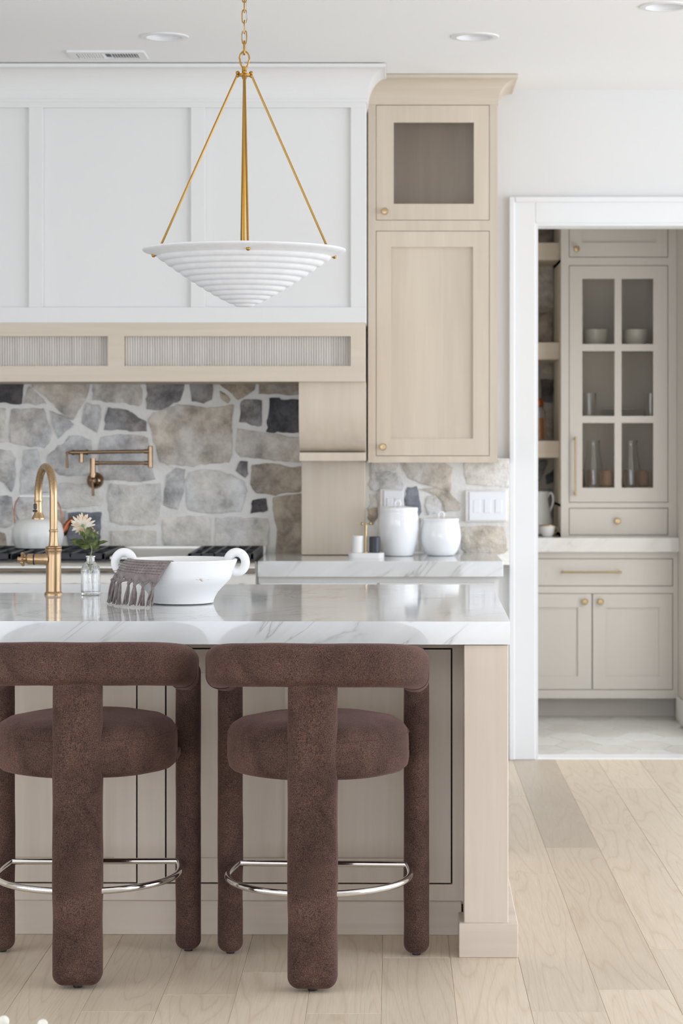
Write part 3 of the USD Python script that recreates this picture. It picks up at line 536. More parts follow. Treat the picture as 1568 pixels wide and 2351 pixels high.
RG0, RG1 = X(-420, 9.1), X(585.5, 9.1); RYf = 9.10
rg = thing('range', 'stainless steel pro range with black cast iron grates below the hood', 'range', ((RG0 + RG1) / 2, 9.5, 0))
part(rg, 'body', bx(RG0, RG1, RYf + .06, SF - .035, .10, .905), STEEL)
part(rg, 'bullnose', cat_(cyl((RG0, RYf + .02, .895), (RG1, RYf + .02, .895), .022, 20), bx(RG0, RG1, RYf + .02, RYf + .08, .873, .917)), STEEL, 40)
part(rg, 'control_panel', ext_yz(Polygon([(RYf + .045, .875), (RYf + .02, .74), (RYf + .08, .74), (RYf + .08, .875)]), RG0, RG1), STEEL)
part(rg, 'cooktop', bx(RG0 + .01, RG1 - .01, RYf + .06, SF - .06, .905, .922), BLACK)
part(rg, 'back_trim', bx(RG0, RG1, SF - .075, SF - .035, .905, .945), STEEL)
for k, px in enumerate((35, 100, 168, 235, 420, 488, 555)):
    x = X(px, RYf)
    kb = part(rg, 'knob', lathe([(.021, 0), (.024, .012), (.021, .03), (.018, .034), (1e-5, .034)], (x, RYf + .03, .802), 24, (0, -1, -.15)), BLACK, 40)
    part(kb, 'bezel', lathe([(.023, 0), (.031, 0), (.031, .006), (.027, .009), (.023, .006)], (x, RYf + .034, .803), 24, (0, -1, -.15)), CHROME, 40)
def grate(x0, x1, y0, y1):
    z1 = .948; b = [bx(x0, x1, y0, y0 + .016, z1 - .026, z1, .003), bx(x0, x1, y1 - .016, y1, z1 - .026, z1, .003), bx(x0, x0 + .016, y0, y1, z1 - .026, z1, .003), bx(x1 - .016, x1, y0, y1, z1 - .026, z1, .003)]
    ym = (y0 + y1) / 2; b.append(bx(x0, x1, ym - .008, ym + .008, z1 - .02, z1, .003))
    for q in range(1, 5):
        xm = x0 + (x1 - x0) * q / 5; b.append(bx(xm - .006, xm + .006, y0, y1, z1 - .018, z1, .003))
    for sx in (x0 + .008, x1 - .008):
        for sy in (y0 + .008, y1 - .008): b.append(bx(sx - .008, sx + .008, sy - .008, sy + .008, .922, z1 - .02))
    return cat_(*b)
def wide(px, y=RYf + .1): return X(px, y)
for a, b in ((430, 586), (40, 245), (-180, 30), (-400, -190)):
    part(rg, 'grate', grate(wide(a) + .004, min(wide(b) - .004, RG1 - .008), RYf + .085, SF - .085), IRON)
    for yy in (RYf + .26, RYf + .58):
        xx = (wide(a) + wide(b)) / 2; part(rg, 'burner', lathe([(1e-5, .018), (.03, .018), (.034, .012), (.034, .004), (.05, .004), (.052, 0)], (xx, yy, .922), 24), BLACK, 40)
gd = part(rg, 'griddle', bx(wide(252), wide(424), RYf + .085, SF - .085, .922, .936, .003), STEEL, label='flat steel griddle plate between the grates')

# ---------------------------------------------------------------- island
IY = dC(1427); IYB = dC(1342); IX1 = X(1171.5, IY); IXL = -2.6; TH = .0628; YAW = -.64
isl = (IX1, IY, 0.0)
def isl_thing(name, label, cat):
    """things of the island are set out square to it and share its slight turn"""
    t = thing(name, label, cat, isl, YAW); return t
top = sbox(IXL, IY, IX1, IYB).difference(sbox(X(-700, 7.5), 7.335, X(418, 7.55), IYB + 1))
it = isl_thing('island_countertop', 'thick white veined quartz countertop of the kitchen island', 'countertop')
slab = ext_xy(top, CT - TH, CT)
part(it, 'slab', slab, QUARTZ)
ib = isl_thing('kitchen_island', 'pale wood kitchen island with panelled doors and a corner post', 'kitchen island')
BF = dC(2148, 0.0); PF = BF + .018; zt_ = CT - TH - .002; xR = X(1064, IY)
part(ib, 'body', bx(IXL, xR, PF + .025, IYB - .45, .10, CT - .30), WOODI)
part(ib, 'side_panel', bx(xR + .005, X(1166, IY) - .01, IY + .126, IYB - .03, .001, zt_), WOODI)
part(ib, 'rear_panel', bx(IXL, xR, IYB - .06, IYB - .04, .10, CT - .30), WOODI)
def iz(py): return Z(py, PF)
def ix(px): return X(px, PF)
doors = [(375, 1036), (-350, 312)]
ops = [(ix(a), ix(b), iz(2031), iz(1488)) for a, b in doors]
part(ib, 'face_frame', frame_xz(IXL, xR + .01, .085, zt_, ops, PF, PF + .022), WOODI)
part(ib, 'back_board', bx(IXL, xR + .01, PF + .022, PF + .03, .085, zt_), GAP)
for (a, b), o in zip(doors, ops):
    x0, x1, z0, z1 = o; gg = .0045; m_ = (x0 + x1) / 2; st = .066; pz0, pz1 = iz(1972), iz(1544)
    pl = [(x0 + st, ix(651) if a > 0 else m_ - .03, pz0, pz1), (ix(700) if a > 0 else m_ + .03, ix(258) if a < 0 else x1 - st, pz0, pz1)]
    dr = part(ib, 'door', frame_xz(x0 + gg, x1 - gg, z0 + gg, z1 - gg, pl, PF + .001, PF + .021), WOODI, label='wide inset door with two recessed panels')
    for p_ in pl: part(dr, 'panel', bx(p_[0] - .003, p_[1] + .003, PF + .0145, PF + .0205, p_[2] - .003, p_[3] + .003), WOODI)
part(ib, 'base_rail', bx(IXL, xR, BF, PF + .02, .0, iz(2068), .002), WOODIH)
pw_ = X(1166, IY) - X(1064, IY)
part(ib, 'post', bx(X(1064, IY) + .002, X(1167.5, IY), IY + .012, IY + .012 + pw_, .082, zt_, .002), WOODI, label='square corner post')
part(ib, 'post_base', bx(X(1054, IY - .005), X(1189.5, IY - .005), IY - .005, IY + .15, 0, Z(2121, IY - .005), .002), WOODIH)
part(ib, 'end_base', bx(xR + .02, X(1189.5, IY - .005), IY + .15, IYB - .02, 0, Z(2121, IY - .005) - .0, .002), WOODIH)

sk = isl_thing('farmhouse_sink', 'white fireclay apron sink set into the island behind the faucet', 'sink')
sx0, sx1 = X(-700, 7.5) + .003, X(418, 7.55) - .003; sy0, sy1 = 7.338, dC(1338) ; 
sm = m3.Manifold.cube([sx1 - sx0, sy1 - sy0, .25]).translate([sx0, sy0, CT - .253]) - m3.Manifold.cube([sx1 - sx0 - .05, sy1 - sy0 - .05, .3]).translate([sx0 + .025, sy0 + .02, CT - .225])
part(sk, 'basin', sm, SINKW)
part(sk, 'drain', lathe([(1e-5, .003), (.03, .003), (.042, .006), (.045, 0)], ((sx0 + sx1) / 2, (sy0 + sy1) / 2, CT - .225), 24), CHROME, 40)

# ---------------------------------------------------------------- faucet
FD = 7.262; fx = X(123, FD); fb = np.array([fx, FD, CT]); s = FD / F
fa = thing('kitchen_faucet', 'champagne bronze gooseneck faucet standing on the island beside the sink', 'faucet', fb)
def fz(py): return Z(py, FD)
r = 21 * s; rb = 17.6 * s
part(fa, 'body', lathe([(1e-5, CT), (r, CT), (r, CT + .004), (r * .93, CT + .008), (rb, CT + .011), (rb * .97, fz(1275)), (rb * 1.0, fz(1266.5)), (rb * 1.09, fz(1264.5)), (rb * 1.09, fz(1261)), (rb * .98, fz(1259.5)), (rb * 1.05, fz(1258)), (rb * 1.05, fz(1255.5)), (11.5 * s, fz(1253)), (10.2 * s, fz(1244)), (9.4 * s, fz(1222)), (10.5 * s, fz(1220)), (10.7 * s, fz(1217.5)), (9.2 * s, fz(1215)), (1e-5, fz(1215))], (fx, FD, 0), 40), BRONZE, 40)
tip = np.array([X(88, FD + .17), FD + .17, 0]); tr_ = 9.0 * s; topz = fz(1079); hz = fz(1117)
dirv = np.array([tip[0] - fx, .17]); R_ = np.linalg.norm(dirv) / 2; uu = dirv / (2 * R_)
pts = [(fx, FD, z) for z in np.linspace(fz(1216), topz - R_ * .9, 10)]
zc_ = topz - R_ * .9
for k in range(1, 25):
    a = math.pi * k / 24; q = R_ * (1 - math.cos(a)); pts.append((fx + uu[0] * q, FD + uu[1] * q, zc_ + R_ * 1.0 * math.sin(a)))
ez = Z(1150, FD + .17)
pts += [(tip[0], tip[1], z) for z in np.linspace(zc_ - .01, ez, 8)]
part(fa, 'spout', tube(pts, tr_, 20), BRONZE, 40)
tz = Z(1192, FD + .17); sp = (tip[0], tip[1], 0)
sh = part(fa, 'spray_head', lathe([(tr_ * .8, ez + .004), (tr_ * 1.12, ez + .004), (tr_ * 1.12, ez - .002), (tr_ * 1.0, ez - .004), (tr_ * 1.0, tz + .026), (tr_ * 1.15, tz + .018), (tr_ * 1.62, tz + .006), (tr_ * 1.68, tz + .003), (tr_ * 1.68, tz), (1e-5, tz)], sp, 28), BRONZE, 40)
part(sh, 'button', cat_(bx(tip[0] - .0135, tip[0] - .0035, tip[1] - tr_ - .0035, tip[1] - tr_ + .004, tz + .033, ez - .009, .002), bx(tip[0] - .016, tip[0] - .001, tip[1] - tr_ - .005, tip[1] - tr_ + .004, tz + .024, tz + .031, .002)), BLACK)
hy = fz(1284); hx0 = fx - rb * .6
part(fa, 'valve', lathe([(rb * .92, 0), (rb * .8, .010), (rb * .72, .018), (rb * .70, X(105, FD) - X(78, FD) + .004), (rb * .70, .047), (1e-5, .047)], (hx0, FD, hy), 28, (-1, 0, 0)), BRONZE, 40)
part(fa, 'valve_ring', lathe([(rb * .70, 0), (rb * .745, 0), (rb * .745, .004), (rb * .70, .004)], (X(80, FD), FD, hy), 28, (-1, 0, 0)), BLACK)
hl = part(fa, 'handle', lathe([(1e-5, 0), (rb * .70, 0), (rb * .70, .018), (rb * .5, .021), (rb * .36, .026), (rb * .3, .032), (rb * .42, .036), (rb * .42, .040), (rb * .3, .044), (rb * .34, .05), (1e-5, .05)], (X(77, FD), FD, hy), 24, (-1, 0, 0)), BRONZE, 40)
hc = np.array([X(52, FD), FD, hy])
part(hl, 'cross_arm', cat_(cyl(hc + [0, -.028, -.012], hc + [0, .028, .012], .0052, 12, cap=.002), cyl(hc + [0, .009, -.022], hc + [0, -.009, .022], .0052, 12, cap=.002)), BRONZE, 40)

# ---------------------------------------------------------------- vase with flower
VD = 7.25; vx = X(208, VD); s = VD / F
def rib(prof, n=72, k=24, amp=.0006):
    m = lathe(prof, (0, 0, 0), n); v = np.array(m.vertices); rr = np.hypot(v[:, 0], v[:, 1]); a = np.arctan2(v[:, 1], v[:, 0])
    w = np.where((v[:, 2] > .012) & (v[:, 2] < .085) & (rr > .02), amp * np.cos(a * k), 0); v[:, :2] *= ((rr + w) / np.maximum(rr, 1e-6))[:, None]
    return trimesh.Trimesh(v, m.faces, process=False)
ro = 22 * s; out = [(1e-5, 0), (ro * .85, 0), (ro * .97, .002), (ro, .006), (ro, .078), (ro * .96, .086), (ro * .8, .096), (ro * .55, .1035), (ro * .43, .107), (ro * .42, .119), (ro * .5, .120), (ro * .5, .124), (ro * .36, .124), (ro * .34, .107), (ro * .5, .101), (ro * .74, .093), (ro * .9, .083), (ro * .93, .076), (ro * .93, .013), (ro * .9, .010), (1e-5, .0095)]
va = thing('bud_vase', 'small clear ribbed glass bottle vase on the island next to the faucet', 'vase', (vx, VD, CT))
vm = rib(out); vm.apply_translation([vx, VD, CT + .0005]); part(va, 'bottle', vm, GLASS, 40)
fl_ = thing('daisy_stem', 'cream daisy stem with green lobed leaves standing in the glass vase', 'flower', (vx, VD, CT + .011))
sp_ = spline([(vx + .006, VD, CT + .012), (vx + .001, VD, CT + .07), (vx, VD, CT + .125), P(211, 1262, VD), P(205, 1240, VD), P(197, 1222, VD), P(191, 1209, VD - .01)], 30)
part(fl_, 'stem', tube(sp_, np.linspace(.0016, .0011, 30), 8), STEM, True)
def petal(c, ax, L, w, curl, th):
    """a petal from c outward in the plane across ax"""
    ax = np.array(ax, float) / np.linalg.norm(ax); u = np.cross(ax, [0, 0, 1.0]); u /= np.linalg.norm(u); v = np.cross(u, ax); dr = math.cos(th) * u + math.sin(th) * v; sd = np.cross(ax, dr)
    t = np.linspace(0, 1, 6); ww = w * np.array([.35, .75, 1.0, 1.0, .8, .25]); q = np.array([[c + dr * L * a + ax * curl * a * a * L + sd * b * h + ax * (-.08 * h * (1 - b * b)) for b in (-1, 0, 1)] for a, h in zip(t, ww)])
    return solid(grid(q), .0003)
rp = random.Random(3)
def daisy(c, ax, L, n, name):
    for ring_, off in ((0, 0), (1, .5)):
        for k in range(n):
            part(fl_, name, petal(np.array(c), ax, L * rp.uniform(.85, 1.05) * (1 - .12 * ring_), L * .12, .12 + .25 * ring_ + rp.uniform(-.1, .1), 2 * math.pi * (k + off) / n + rp.uniform(-.08, .08)), PETAL, True)
daisy(P(190, 1207, VD - .01), (-.12, .8, .55), 31 * s, 14, 'petal')
c_ = P(190, 1207, VD - .012)
part(fl_, 'calyx', lathe([(1e-5, -.004), (.002, -.004), (.0052, .0), (.006, .004), (1e-5, .006)], c_, 14, (-.12, .8, .55)), CALYX, True)
sp2 = spline([P(211, 1258, VD), P(216, 1240, VD + .01), P(217, 1222, VD + .018)], 10); part(fl_, 'stem', tube(sp2, .001, 6), STEM, True)
daisy(P(216, 1221, VD + .02), (.5, .3, .8), 14 * s, 8, 'petal')
def leaf(a, b, w, nrm, bend=.15, seed=0):
    a, b = np.array(a), np.array(b); d = b - a; L = np.linalg.norm(d); d /= L; nrm = np.array(nrm, float); nrm -= d * (nrm @ d); nrm /= np.linalg.norm(nrm); sd = np.cross(d, nrm); q = []
    for k in range(15):
        t = k / 14; h = w * math.sin(math.pi * min(1, t * 1.02) ** .85) ** .8 * (.62 + .38 * abs(math.sin(3.1 * math.pi * t + .5))) + .0004
        c = a + d * L * t + nrm * bend * L * (t - t * t) * 2
        q.append([c - sd * h + nrm * .25 * h, c - sd * h * .5 + nrm * .08 * h, c, c + sd * h * .5 + nrm * .08 * h, c + sd * h + nrm * .25 * h])
    return solid(grid(np.array(q)), .0003)
for a, b, w, nr in (((207, 1250), (204, 1203), 11, (.2, -1, .1)), ((205, 1248), (181, 1218), 8, (.3, -.8, .5)), ((204, 1252), (158, 1240), 8, (0, -.6, .8)), ((205, 1254), (161, 1247), 7, (.1, -.8, .5)), ((206, 1256), (184, 1257), 7, (0, -.9, .4)),
                    ((209, 1250), (222, 1218), 8, (-.3, -.9, .2)), ((212, 1258), (227, 1228), 11, (-.2, -.9, .3)), ((213, 1256), (249, 1243), 8, (0, -.6, .8)), ((212, 1260), (229, 1254), 7, (0, -.9, .4)), ((208, 1248), (196, 1228), 7, (0, -1, .1))):
    da = rp.uniform(-.012, .012); part(fl_, 'leaf', leaf(P(*a, VD), P(*b, VD + da), w * s, nr), LEAF, True)
part(fl_, 'leaf_stalk', tube(spline([P(211, 1262, VD), P(207, 1250, VD), P(204, 1225, VD - .004)], 8), .0009, 6), STEM, True)

# ---------------------------------------------------------------- bowl and towel
BD = 6.89; bxx = X(419, BD); s = BD / F; br = 126 * s; bh = 1.0455 - CT
bo = thing('footed_bowl', 'large distressed white clay bowl with ring handles on the island', 'bowl', (bxx, BD, CT))
bo_out = [(1e-5, .0015), (.088, .0015), (.0935, .004), (.0945, .010), (.0985, .020), (.1065, .034), (.119, .048), (.1335, .062), (.1447, .0745), (.1515, .088), (.1565, .106), (br, bh), (br - .003, bh + .003), (br - .010, bh + .002), (br - .014, bh - .006), (.140, .098), (.122, .070), (.095, .042), (.07, .022), (1e-5, .016)]
bm = lathe([(a, b + .0) for a, b in bo_out], (bxx, BD, CT), 72); part(bo, 'body', bm, TERRA, 40)
for sgn, px in ((-1, 285), (1, 543)):
    cc = P(px, 1291, BD); ang = np.linspace(0, 2 * math.pi, 36, endpoint=False); R1 = 20.5 * s
    part(bo, 'ring_handle', tube([(cc[0] + R1 * math.cos(t), BD + .35 * sgn * 0 * R1, cc[2] + R1 * 1.12 * math.sin(t)) for t in ang], 10.2 * s, 16, closed=True), TERRA, 60)
tw = thing('tea_towel', 'grey waffle weave towel with knotted tassels draped over the bowl rim', 'towel', (X(330, 6.74), 6.74, CT + .003))
nu, nv = 64, 30; Q = np.zeros((nv, nu, 3)); th0, th1 = math.radians(186), math.radians(264); ins = 7
for j in range(nu):
    u = j / (nu - 1); th = th0 + (th1 - th0) * u; er = np.array([math.cos(th), math.sin(th), 0]); rim = np.array([bxx, BD, CT + bh + .0065]) + er * (br - .004)
    for i in range(nv):
        if i <= ins:
            t = 1 - i / ins; Q[i, j] = rim - er * (.045 * t) + np.array([0, 0, -.055 * t * t]) + np.array([.02 * t * u, 0, 0])
        else:
            t = (i - ins) / (nv - 1 - ins); drop = (.046 + .012 * u) * t
            fold = .0035 * math.sin(u * 21) * t; out_ = .013 * math.sin(min(1, t * 1.6) * math.pi / 2) + .003
            Q[i, j] = rim + er * (out_ + fold) + np.array([-.6 * drop * (.75 + .25 * u), 0, -drop - .002 * t])
            if t > .8: Q[i, j, 2] += -.010 * ((t - .8) / .2) * abs(math.sin(u * math.pi * 7))
part(tw, 'cloth', solid(grid(Q), .0022), TOWEL, True)
rt = random.Random(8); stitch = []
for row in range(ins + 3, nv - 5, 3):
    for j in range(2, nu - 3, 3):
        a, b = Q[row, j], Q[row, j + 2]; n_ = np.array([math.cos(th0 + (th1 - th0) * j / nu), math.sin(th0 + (th1 - th0) * j / nu), .2]) * .0006
        stitch.append(tube([a + n_, (a + b) / 2 + n_ * 2, b + n_], .0006, 5))
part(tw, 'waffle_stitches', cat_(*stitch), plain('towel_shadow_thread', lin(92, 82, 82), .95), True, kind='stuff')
nt = 8
for k in range(nt):
    u = (k + .5) / nt; j = int(u * (nu - 1)); a = Q[-1, j] + np.array([0, 0, .004]); er = np.array([math.cos(th0 + (th1 - th0) * u), math.sin(th0 + (th1 - th0) * u), 0])
    kn = a + np.array([-.004 + rt.uniform(-.004, .004), 0, -.015 + rt.uniform(-.004, .003)]) + er * .003; gx = [kn]
    ms = [ball(kn, .0055, 1)]
    for q in range(-2, 3): 
        jj = min(max(j + q * 2, 0), nu - 1); ms.append(tube([Q[-1, jj] + [0, 0, .003], kn], [.0026, .003], 6))
    for q in range(15):
        e = kn + np.array([rt.uniform(-.011, .009) - .004, rt.uniform(-.010, .008), 0]) + er * rt.uniform(0, .008); e[2] = CT + .0035 + rt.uniform(0, .006); m_ = (kn + e) / 2 + np.array([rt.uniform(-.004, .004), rt.uniform(-.004, .004), .0])
        ms.append(tube(spline([kn, m_, e], 7), np.linspace(.0029, .0017, 7), 5))
    part(tw, 'tassel', cat_(*ms), TOWEL, 60)

# ---------------------------------------------------------------- counter stools
def wob(m, a=.0025, f=9.0, sd=0):
    v = np.array(m.vertices); n = trimesh.Trimesh(v, m.faces, process=False).vertex_normals
    h = (meshkit.fbm(v * f + sd * 11.3, 3) - .5) * 2 * a; return trimesh.Trimesh(v + n * h[:, None], m.faces, process=False)
def capped(sec, zs):
    """zs: (z, scale offset inward)"""
    return loft([np.c_[sec * k, np.full(len(sec), z)] for z, k in zs])
def round_post(w, d_, rad, z0, z1, e, n=10):
    rings = []; sec = lambda ins: rrect(w - 2 * ins, d_ - 2 * ins, max(.003, rad - ins))
    zz = []
    for k in range(n + 1):
        a = math.pi / 2 * k / n; zz.append((z0 + e * (1 - math.sin(a)), e * (1 - math.cos(a)) * 1.0)) 
    zz = zz[::-1]; lst = [(z, i) for z, i in zz]
    for z in np.linspace(z0 + e, z1 - e, 26)[1:]: lst.append((z, 0.0))
    for k in range(1, n + 1):
        a = math.pi / 2 * k / n; lst.append((z1 - e + e * math.sin(a), e * (1 - math.cos(a))))
    lst = sorted(lst); return loft([np.c_[sec(min(i, min(w, d_) / 2 - .004)), np.full(len(sec(0)), z)] for z, i in lst])
YC, YL, XL = -.255, .205, .2555                      # back slab, front legs (toward the island), half leg span
def stool(name, label, loc, rot):
    t = thing(name, label, 'stool', loc, rot, group=None, local=True)
    n = 44; A = np.linspace(math.radians(-14), math.radians(194), n); rings = []; ring0 = None
    for k, a in enumerate(A):
        c, s_ = math.cos(a), -math.sin(a); e = 2 / 2.7
        px_, py_ = .2545 * np.sign(c) * abs(c) ** e, (.215 - .005) * np.sign(s_) * abs(s_) ** e
        if a < 0 or a > math.pi: px_, py_ = np.sign(c) * .2545, .21 * abs(s_) * 2.4
        cen = np.array([px_, py_ - .012, 0]); rings.append(cen)
    C = np.array(rings); C = spline(C, 60); T = np.gradient(C, axis=0); T /= np.linalg.norm(T, axis=1, keepdims=True); R = []
    sec = rrect(.078, .112, .034, 7)
    for k in range(60):
        nr = np.array([T[k, 1], -T[k, 0], 0]); fr = abs(C[k, 1] - C[:, 1].min()) / (C[:, 1].max() - C[:, 1].min()); zc = .833 - .052 * fr ** 1.25
        e = min(k, 59 - k); sc = [.45, .80, .95, 1.0][min(e, 3)]
        R.append(C[k] + np.outer(sec[:, 0] * sc, nr) + np.outer(sec[:, 1] * (.5 + .5 * sc), [0, 0, 1]) + [0, 0, zc])
    br_ = wob(loft(R), .0028, 8, 1)
    bk = part(t, 'backrest', br_, VELVET, True)
    for q_ in (9, 50): part(bk, 'seam', tube(np.array(R[q_]) * 1.0 + (np.array(R[q_]) - C[q_] - [0, 0, np.mean(R[q_][:, 2])]) * .012, .0011, 6, closed=True), SEAM, True)
    m = wob(round_post(.127, .085, .030, .008, .80, .030), .0022, 8, 2); m.apply_translation([0, YC + .045, 0]); part(t, 'leg', m, VELVET, True, label='broad flat rear leg')
    for sx in (-1, 1):
        m = wob(round_post(.069, .069, .0335, .005, .795, .026), .0018, 8, 3 + sx); m.apply_translation([sx * XL, YL, 0]); part(t, 'leg', m, VELVET, True)
    for p_ in ((0, YC + .045), (-XL, YL), (XL, YL)):
        part(t, 'glide', lathe([(1e-5, 0), (.011, 0), (.012, .002), (.012, .03), (1e-5, .03)], (p_[0], p_[1], 0), 18), BLACK, 40)
    rs = .24; pf_ = [(1e-5, .536), (.205, .536), (.226, .540), (.237, .550), (.2415, .575), (.242, .605), (.2405, .632), (.2392, .6355), (.2392, .6385), (.237, .645), (.228, .658), (.207, .670), (.17, .678), (.12, .683), (.06, .686), (1e-5, .687)]
    m = lathe(pf_, (0, 0, 0), 64); m = wob(m, .004, 7, 6); st_ = part(t, 'seat', m, VELVET, True); part(st_, 'seam', tube([(.2398 * math.cos(a), .2398 * math.sin(a), .637 + .0015 * math.sin(5 * a)) for a in np.linspace(0, 2 * math.pi, 90, endpoint=False)], .0016, 6, closed=True), VELVET, True)
    part(t, 'seat_frame', cat_(bx(-.236, .236, .03, .06, .545, .565), bx(-.03, .03, YC + .06, .045, .545, .565), bx(-.237, -.214, .03, YL, .546, .564), bx(.214, .237, .03, YL, .546, .564)), VELVET)
    zf = .250; pts_ = [(-.232, .19, zf)] + [(-.243 * math.cos(a), .05 - .28 * math.sin(a) ** .9, zf) for a in np.linspace(0.001, math.pi - .001, 40)] + [(.232, .19, zf)]
    fr_ = tube(spline(np.array(pts_), 70), .0088, 14)
    part(t, 'footrest', cat_(fr_, cyl((-.235, .19, zf), (.235, .19, zf), .0088, 14), cyl((-.235, .19, zf), (-XL, YL, zf), .008, 12), cyl((.235, .19, zf), (XL, YL, zf), .008, 12)), CHROME, 40, label='polished chrome ring')
    return t
s1 = stool('counter_stool', 'brown velvet counter stool nearest the island corner post', (-.198, 6.045, 0), -2.0)
s2 = copy_of(s1, 'counter_stool', (-.8155, 6.08, 0), 1.2, 'brown velvet counter stool left of the other, in front of the faucet')
s1.SetCustomDataByKey('group', 'brown stools at the island'); s2.SetCustomDataByKey('group', 'brown stools at the island'); s2.SetCustomDataByKey('category', 'stool')

# ---------------------------------------------------------------- pendant
LD = 7.0; lx = X(561, LD); s = LD / F
pn = thing('pendant_light', 'white ribbed plaster bowl pendant hanging on gold rods over the island', 'pendant light', (lx, LD, CEILZ))
zr, zbm = Z(577, LD), Z(704, LD); R = 233.5 * s
prof = []; nr_ = 11; r0 = R * .86
prof_o = [(1e-5, zbm)]
for k in range(nr_ * 8 + 1):
    t = k / (nr_ * 8); rr = .012 + (r0 - .012) * t; zz = zbm + (zr - .006 - zbm) * (.94 * (t ** 1.22)) ; w = .0030 * abs(math.sin(math.pi * t * nr_)) 
    prof_o.append((rr + w * .5, zz - w))
prof_o += [(R * .93, zr - .008), (R * .985, zr - .003), (R, zr + .002), (R * .995, zr + .006), (R * .98, zr + .007), (R * .90, zr + .002), (r0 * .96, zr - .006)]
for t in np.linspace(.95, 0, 12): prof_o.append((max(1e-5, (r0 - .004) * t), zbm + .008 + (zr - .006 - zbm) * .94 * t ** 1.22))
part(pn, 'shade', lathe(prof_o, (lx, LD, 0), 96), PLASTER, 50)
hz_ = Z(172, LD); kr = .271; kz = 1.972
part(pn, 'hub', cat_(cyl((lx, LD, hz_ - .012), (lx, LD, Z(153, LD)), .0075, 18), lathe([(.0075, -.004), (.019, -.004), (.019, .003), (.0075, .003)], (lx, LD, hz_), 24)), GOLD, 40)
part(pn, 'stem', cyl((lx, LD, hz_), (lx, LD, zbm + .02), .0046, 16), GOLD, 40)
for k in range(4):
    a = math.radians(-90 + 6 + 90 * k); u = np.array([math.cos(a), math.sin(a), 0]); hp = np.array([lx, LD, hz_ + .002]) + u * .0205; kp = np.array([lx, LD, kz]) + u * kr
    part(pn, 'rod', cyl(hp, kp + u * -.008 + [0, 0, .012], .0033, 12), GOLD, 40)
    part(pn, 'rod_end', cat_(ball(hp + [0, 0, .004], .0062, 2), cyl(np.array([lx, LD, hz_]) + u * .012, hp, .0035, 10), ball(hp + [0, 0, -.005], .0055, 2)), GOLD, 40)
    part(pn, 'ball_nut', cat_(ball(kp + u * .006, .0066, 2), cyl(kp - u * .016, kp + u * .004, .003, 10)), GOLD, 40)
ring = [(lx + 11.5 * s * math.sin(t) * (1 - .12 * (math.cos(t) < 0)), LD, Z(137, LD) + 19 * s * math.cos(t)) for t in np.linspace(0, 2 * math.pi, 40, endpoint=False)]
part(pn, 'loop', tube(ring, 1.9 * s, 12, closed=True), GOLD, 40)
zz = Z(122, LD); L_ = 27 * s; k = 0
def link(c, L, w, r, turn):
    t = np.linspace(0, 2 * math.pi, 28, endpoint=False); px_ = w * np.sign(np.cos(t)) * np.abs(np.cos(t)) ** .55; pz_ = L / 2 * np.sign(np.sin(t)) * np.abs(np.sin(t)) ** .55
    return tube([(c[0] + a * math.cos(turn), c[1] + a * math.sin(turn), c[2] + b) for a, b in zip(px_, pz_)], r, 8, closed=True)
while zz + L_ * .8 < CEILZ - .01:
    heavy = k == 0
    part(pn, 'chain_link', link((lx, LD, zz + L_ / 2 - .002), L_ + .004, 5.2 * s, (2.2 if heavy else 1.35) * s, .12 + (math.pi / 2 if k % 2 == 0 else 0)), GOLD, 40); zz += L_ - 3.0 * s; k += 1
part(pn, 'cord', tube(spline([(lx, LD, hz_ + .01), (lx - .004, LD, Z(135, LD)), (lx - .007, LD + .004, Z(105, LD)), (lx - .003, LD - .006, Z(75, LD)), (lx + .006, LD - .004, Z(40, LD)), (lx + .007, LD, Z(10, LD)), (lx - .004, LD + .005, 2.80), (lx + .003, LD, 2.86), (lx, LD, CEILZ - .005)], 60), .0018, 8), CORD, True)
part(pn, 'canopy', lathe([(1e-5, -.03), (.012, -.03), (.02, -.022), (.058, -.012), (.062, 0), (1e-5, 0)], (lx, LD, CEILZ), 32), GOLD, 40)

# ---------------------------------------------------------------- ceiling fittings
for (hx, hy), lb in zip(holes, ('white recessed ceiling light left of the pendant chain, nearest the air vent', 'white recessed ceiling light above the tall wood wall cabinet', 'white recessed ceiling light cut off by the top right corner')):
    dl = thing('recessed_light', lb, 'ceiling light', (hx, hy, CEILZ), group='recessed lights in the kitchen ceiling')
    part(dl, 'trim_ring', lathe([(.066, .012), (.066, -.001), (.070, -.005), (.090, -.004), (.093, -.0005), (.093, 0), (.0705, .0)], (hx, hy, CEILZ), 48), TRIM, 40)
    part(dl, 'baffle', lathe([(.0665, 0), (.063, .02), (.058, .045), (1e-5, .05)], (hx, hy, CEILZ), 40), plain('baffle_white', (.8, .8, .8), .4) if not stage.GetPrimAtPath(LK + 'baffle_white') else LK + 'baffle_white', 40)
vy0, vy1 = 9.05, 9.19; vyc = (1.529 * F / (YH - 124)); vx0, vx1 = X(160, vyc), X(335, vyc); v0, v1 = 1.529 * F / (YH - 115.5), 1.529 * F / (YH - 133); z0 = CEILZ
vt = thing('air_vent', 'white rectangular air vent with louvres in the ceiling', 'vent', ((vx0 + vx1) / 2, vyc, CEILZ))
fpoly = sbox(vx0, v0, vx1, v1).difference(sbox(vx0 + .03, v0 + .035, vx1 - .03, v1 - .035)); part(vt, 'frame', ext_xy(fpoly, z0 - .008, z0), TRIM)
part(vt, 'duct', bx(vx0 + .03, vx1 - .03, v0 + .035, v1 - .035, z0 - .0012, z0 - .0004), plain('duct_dark', (.12, .13, .16), .8))
nn = 22
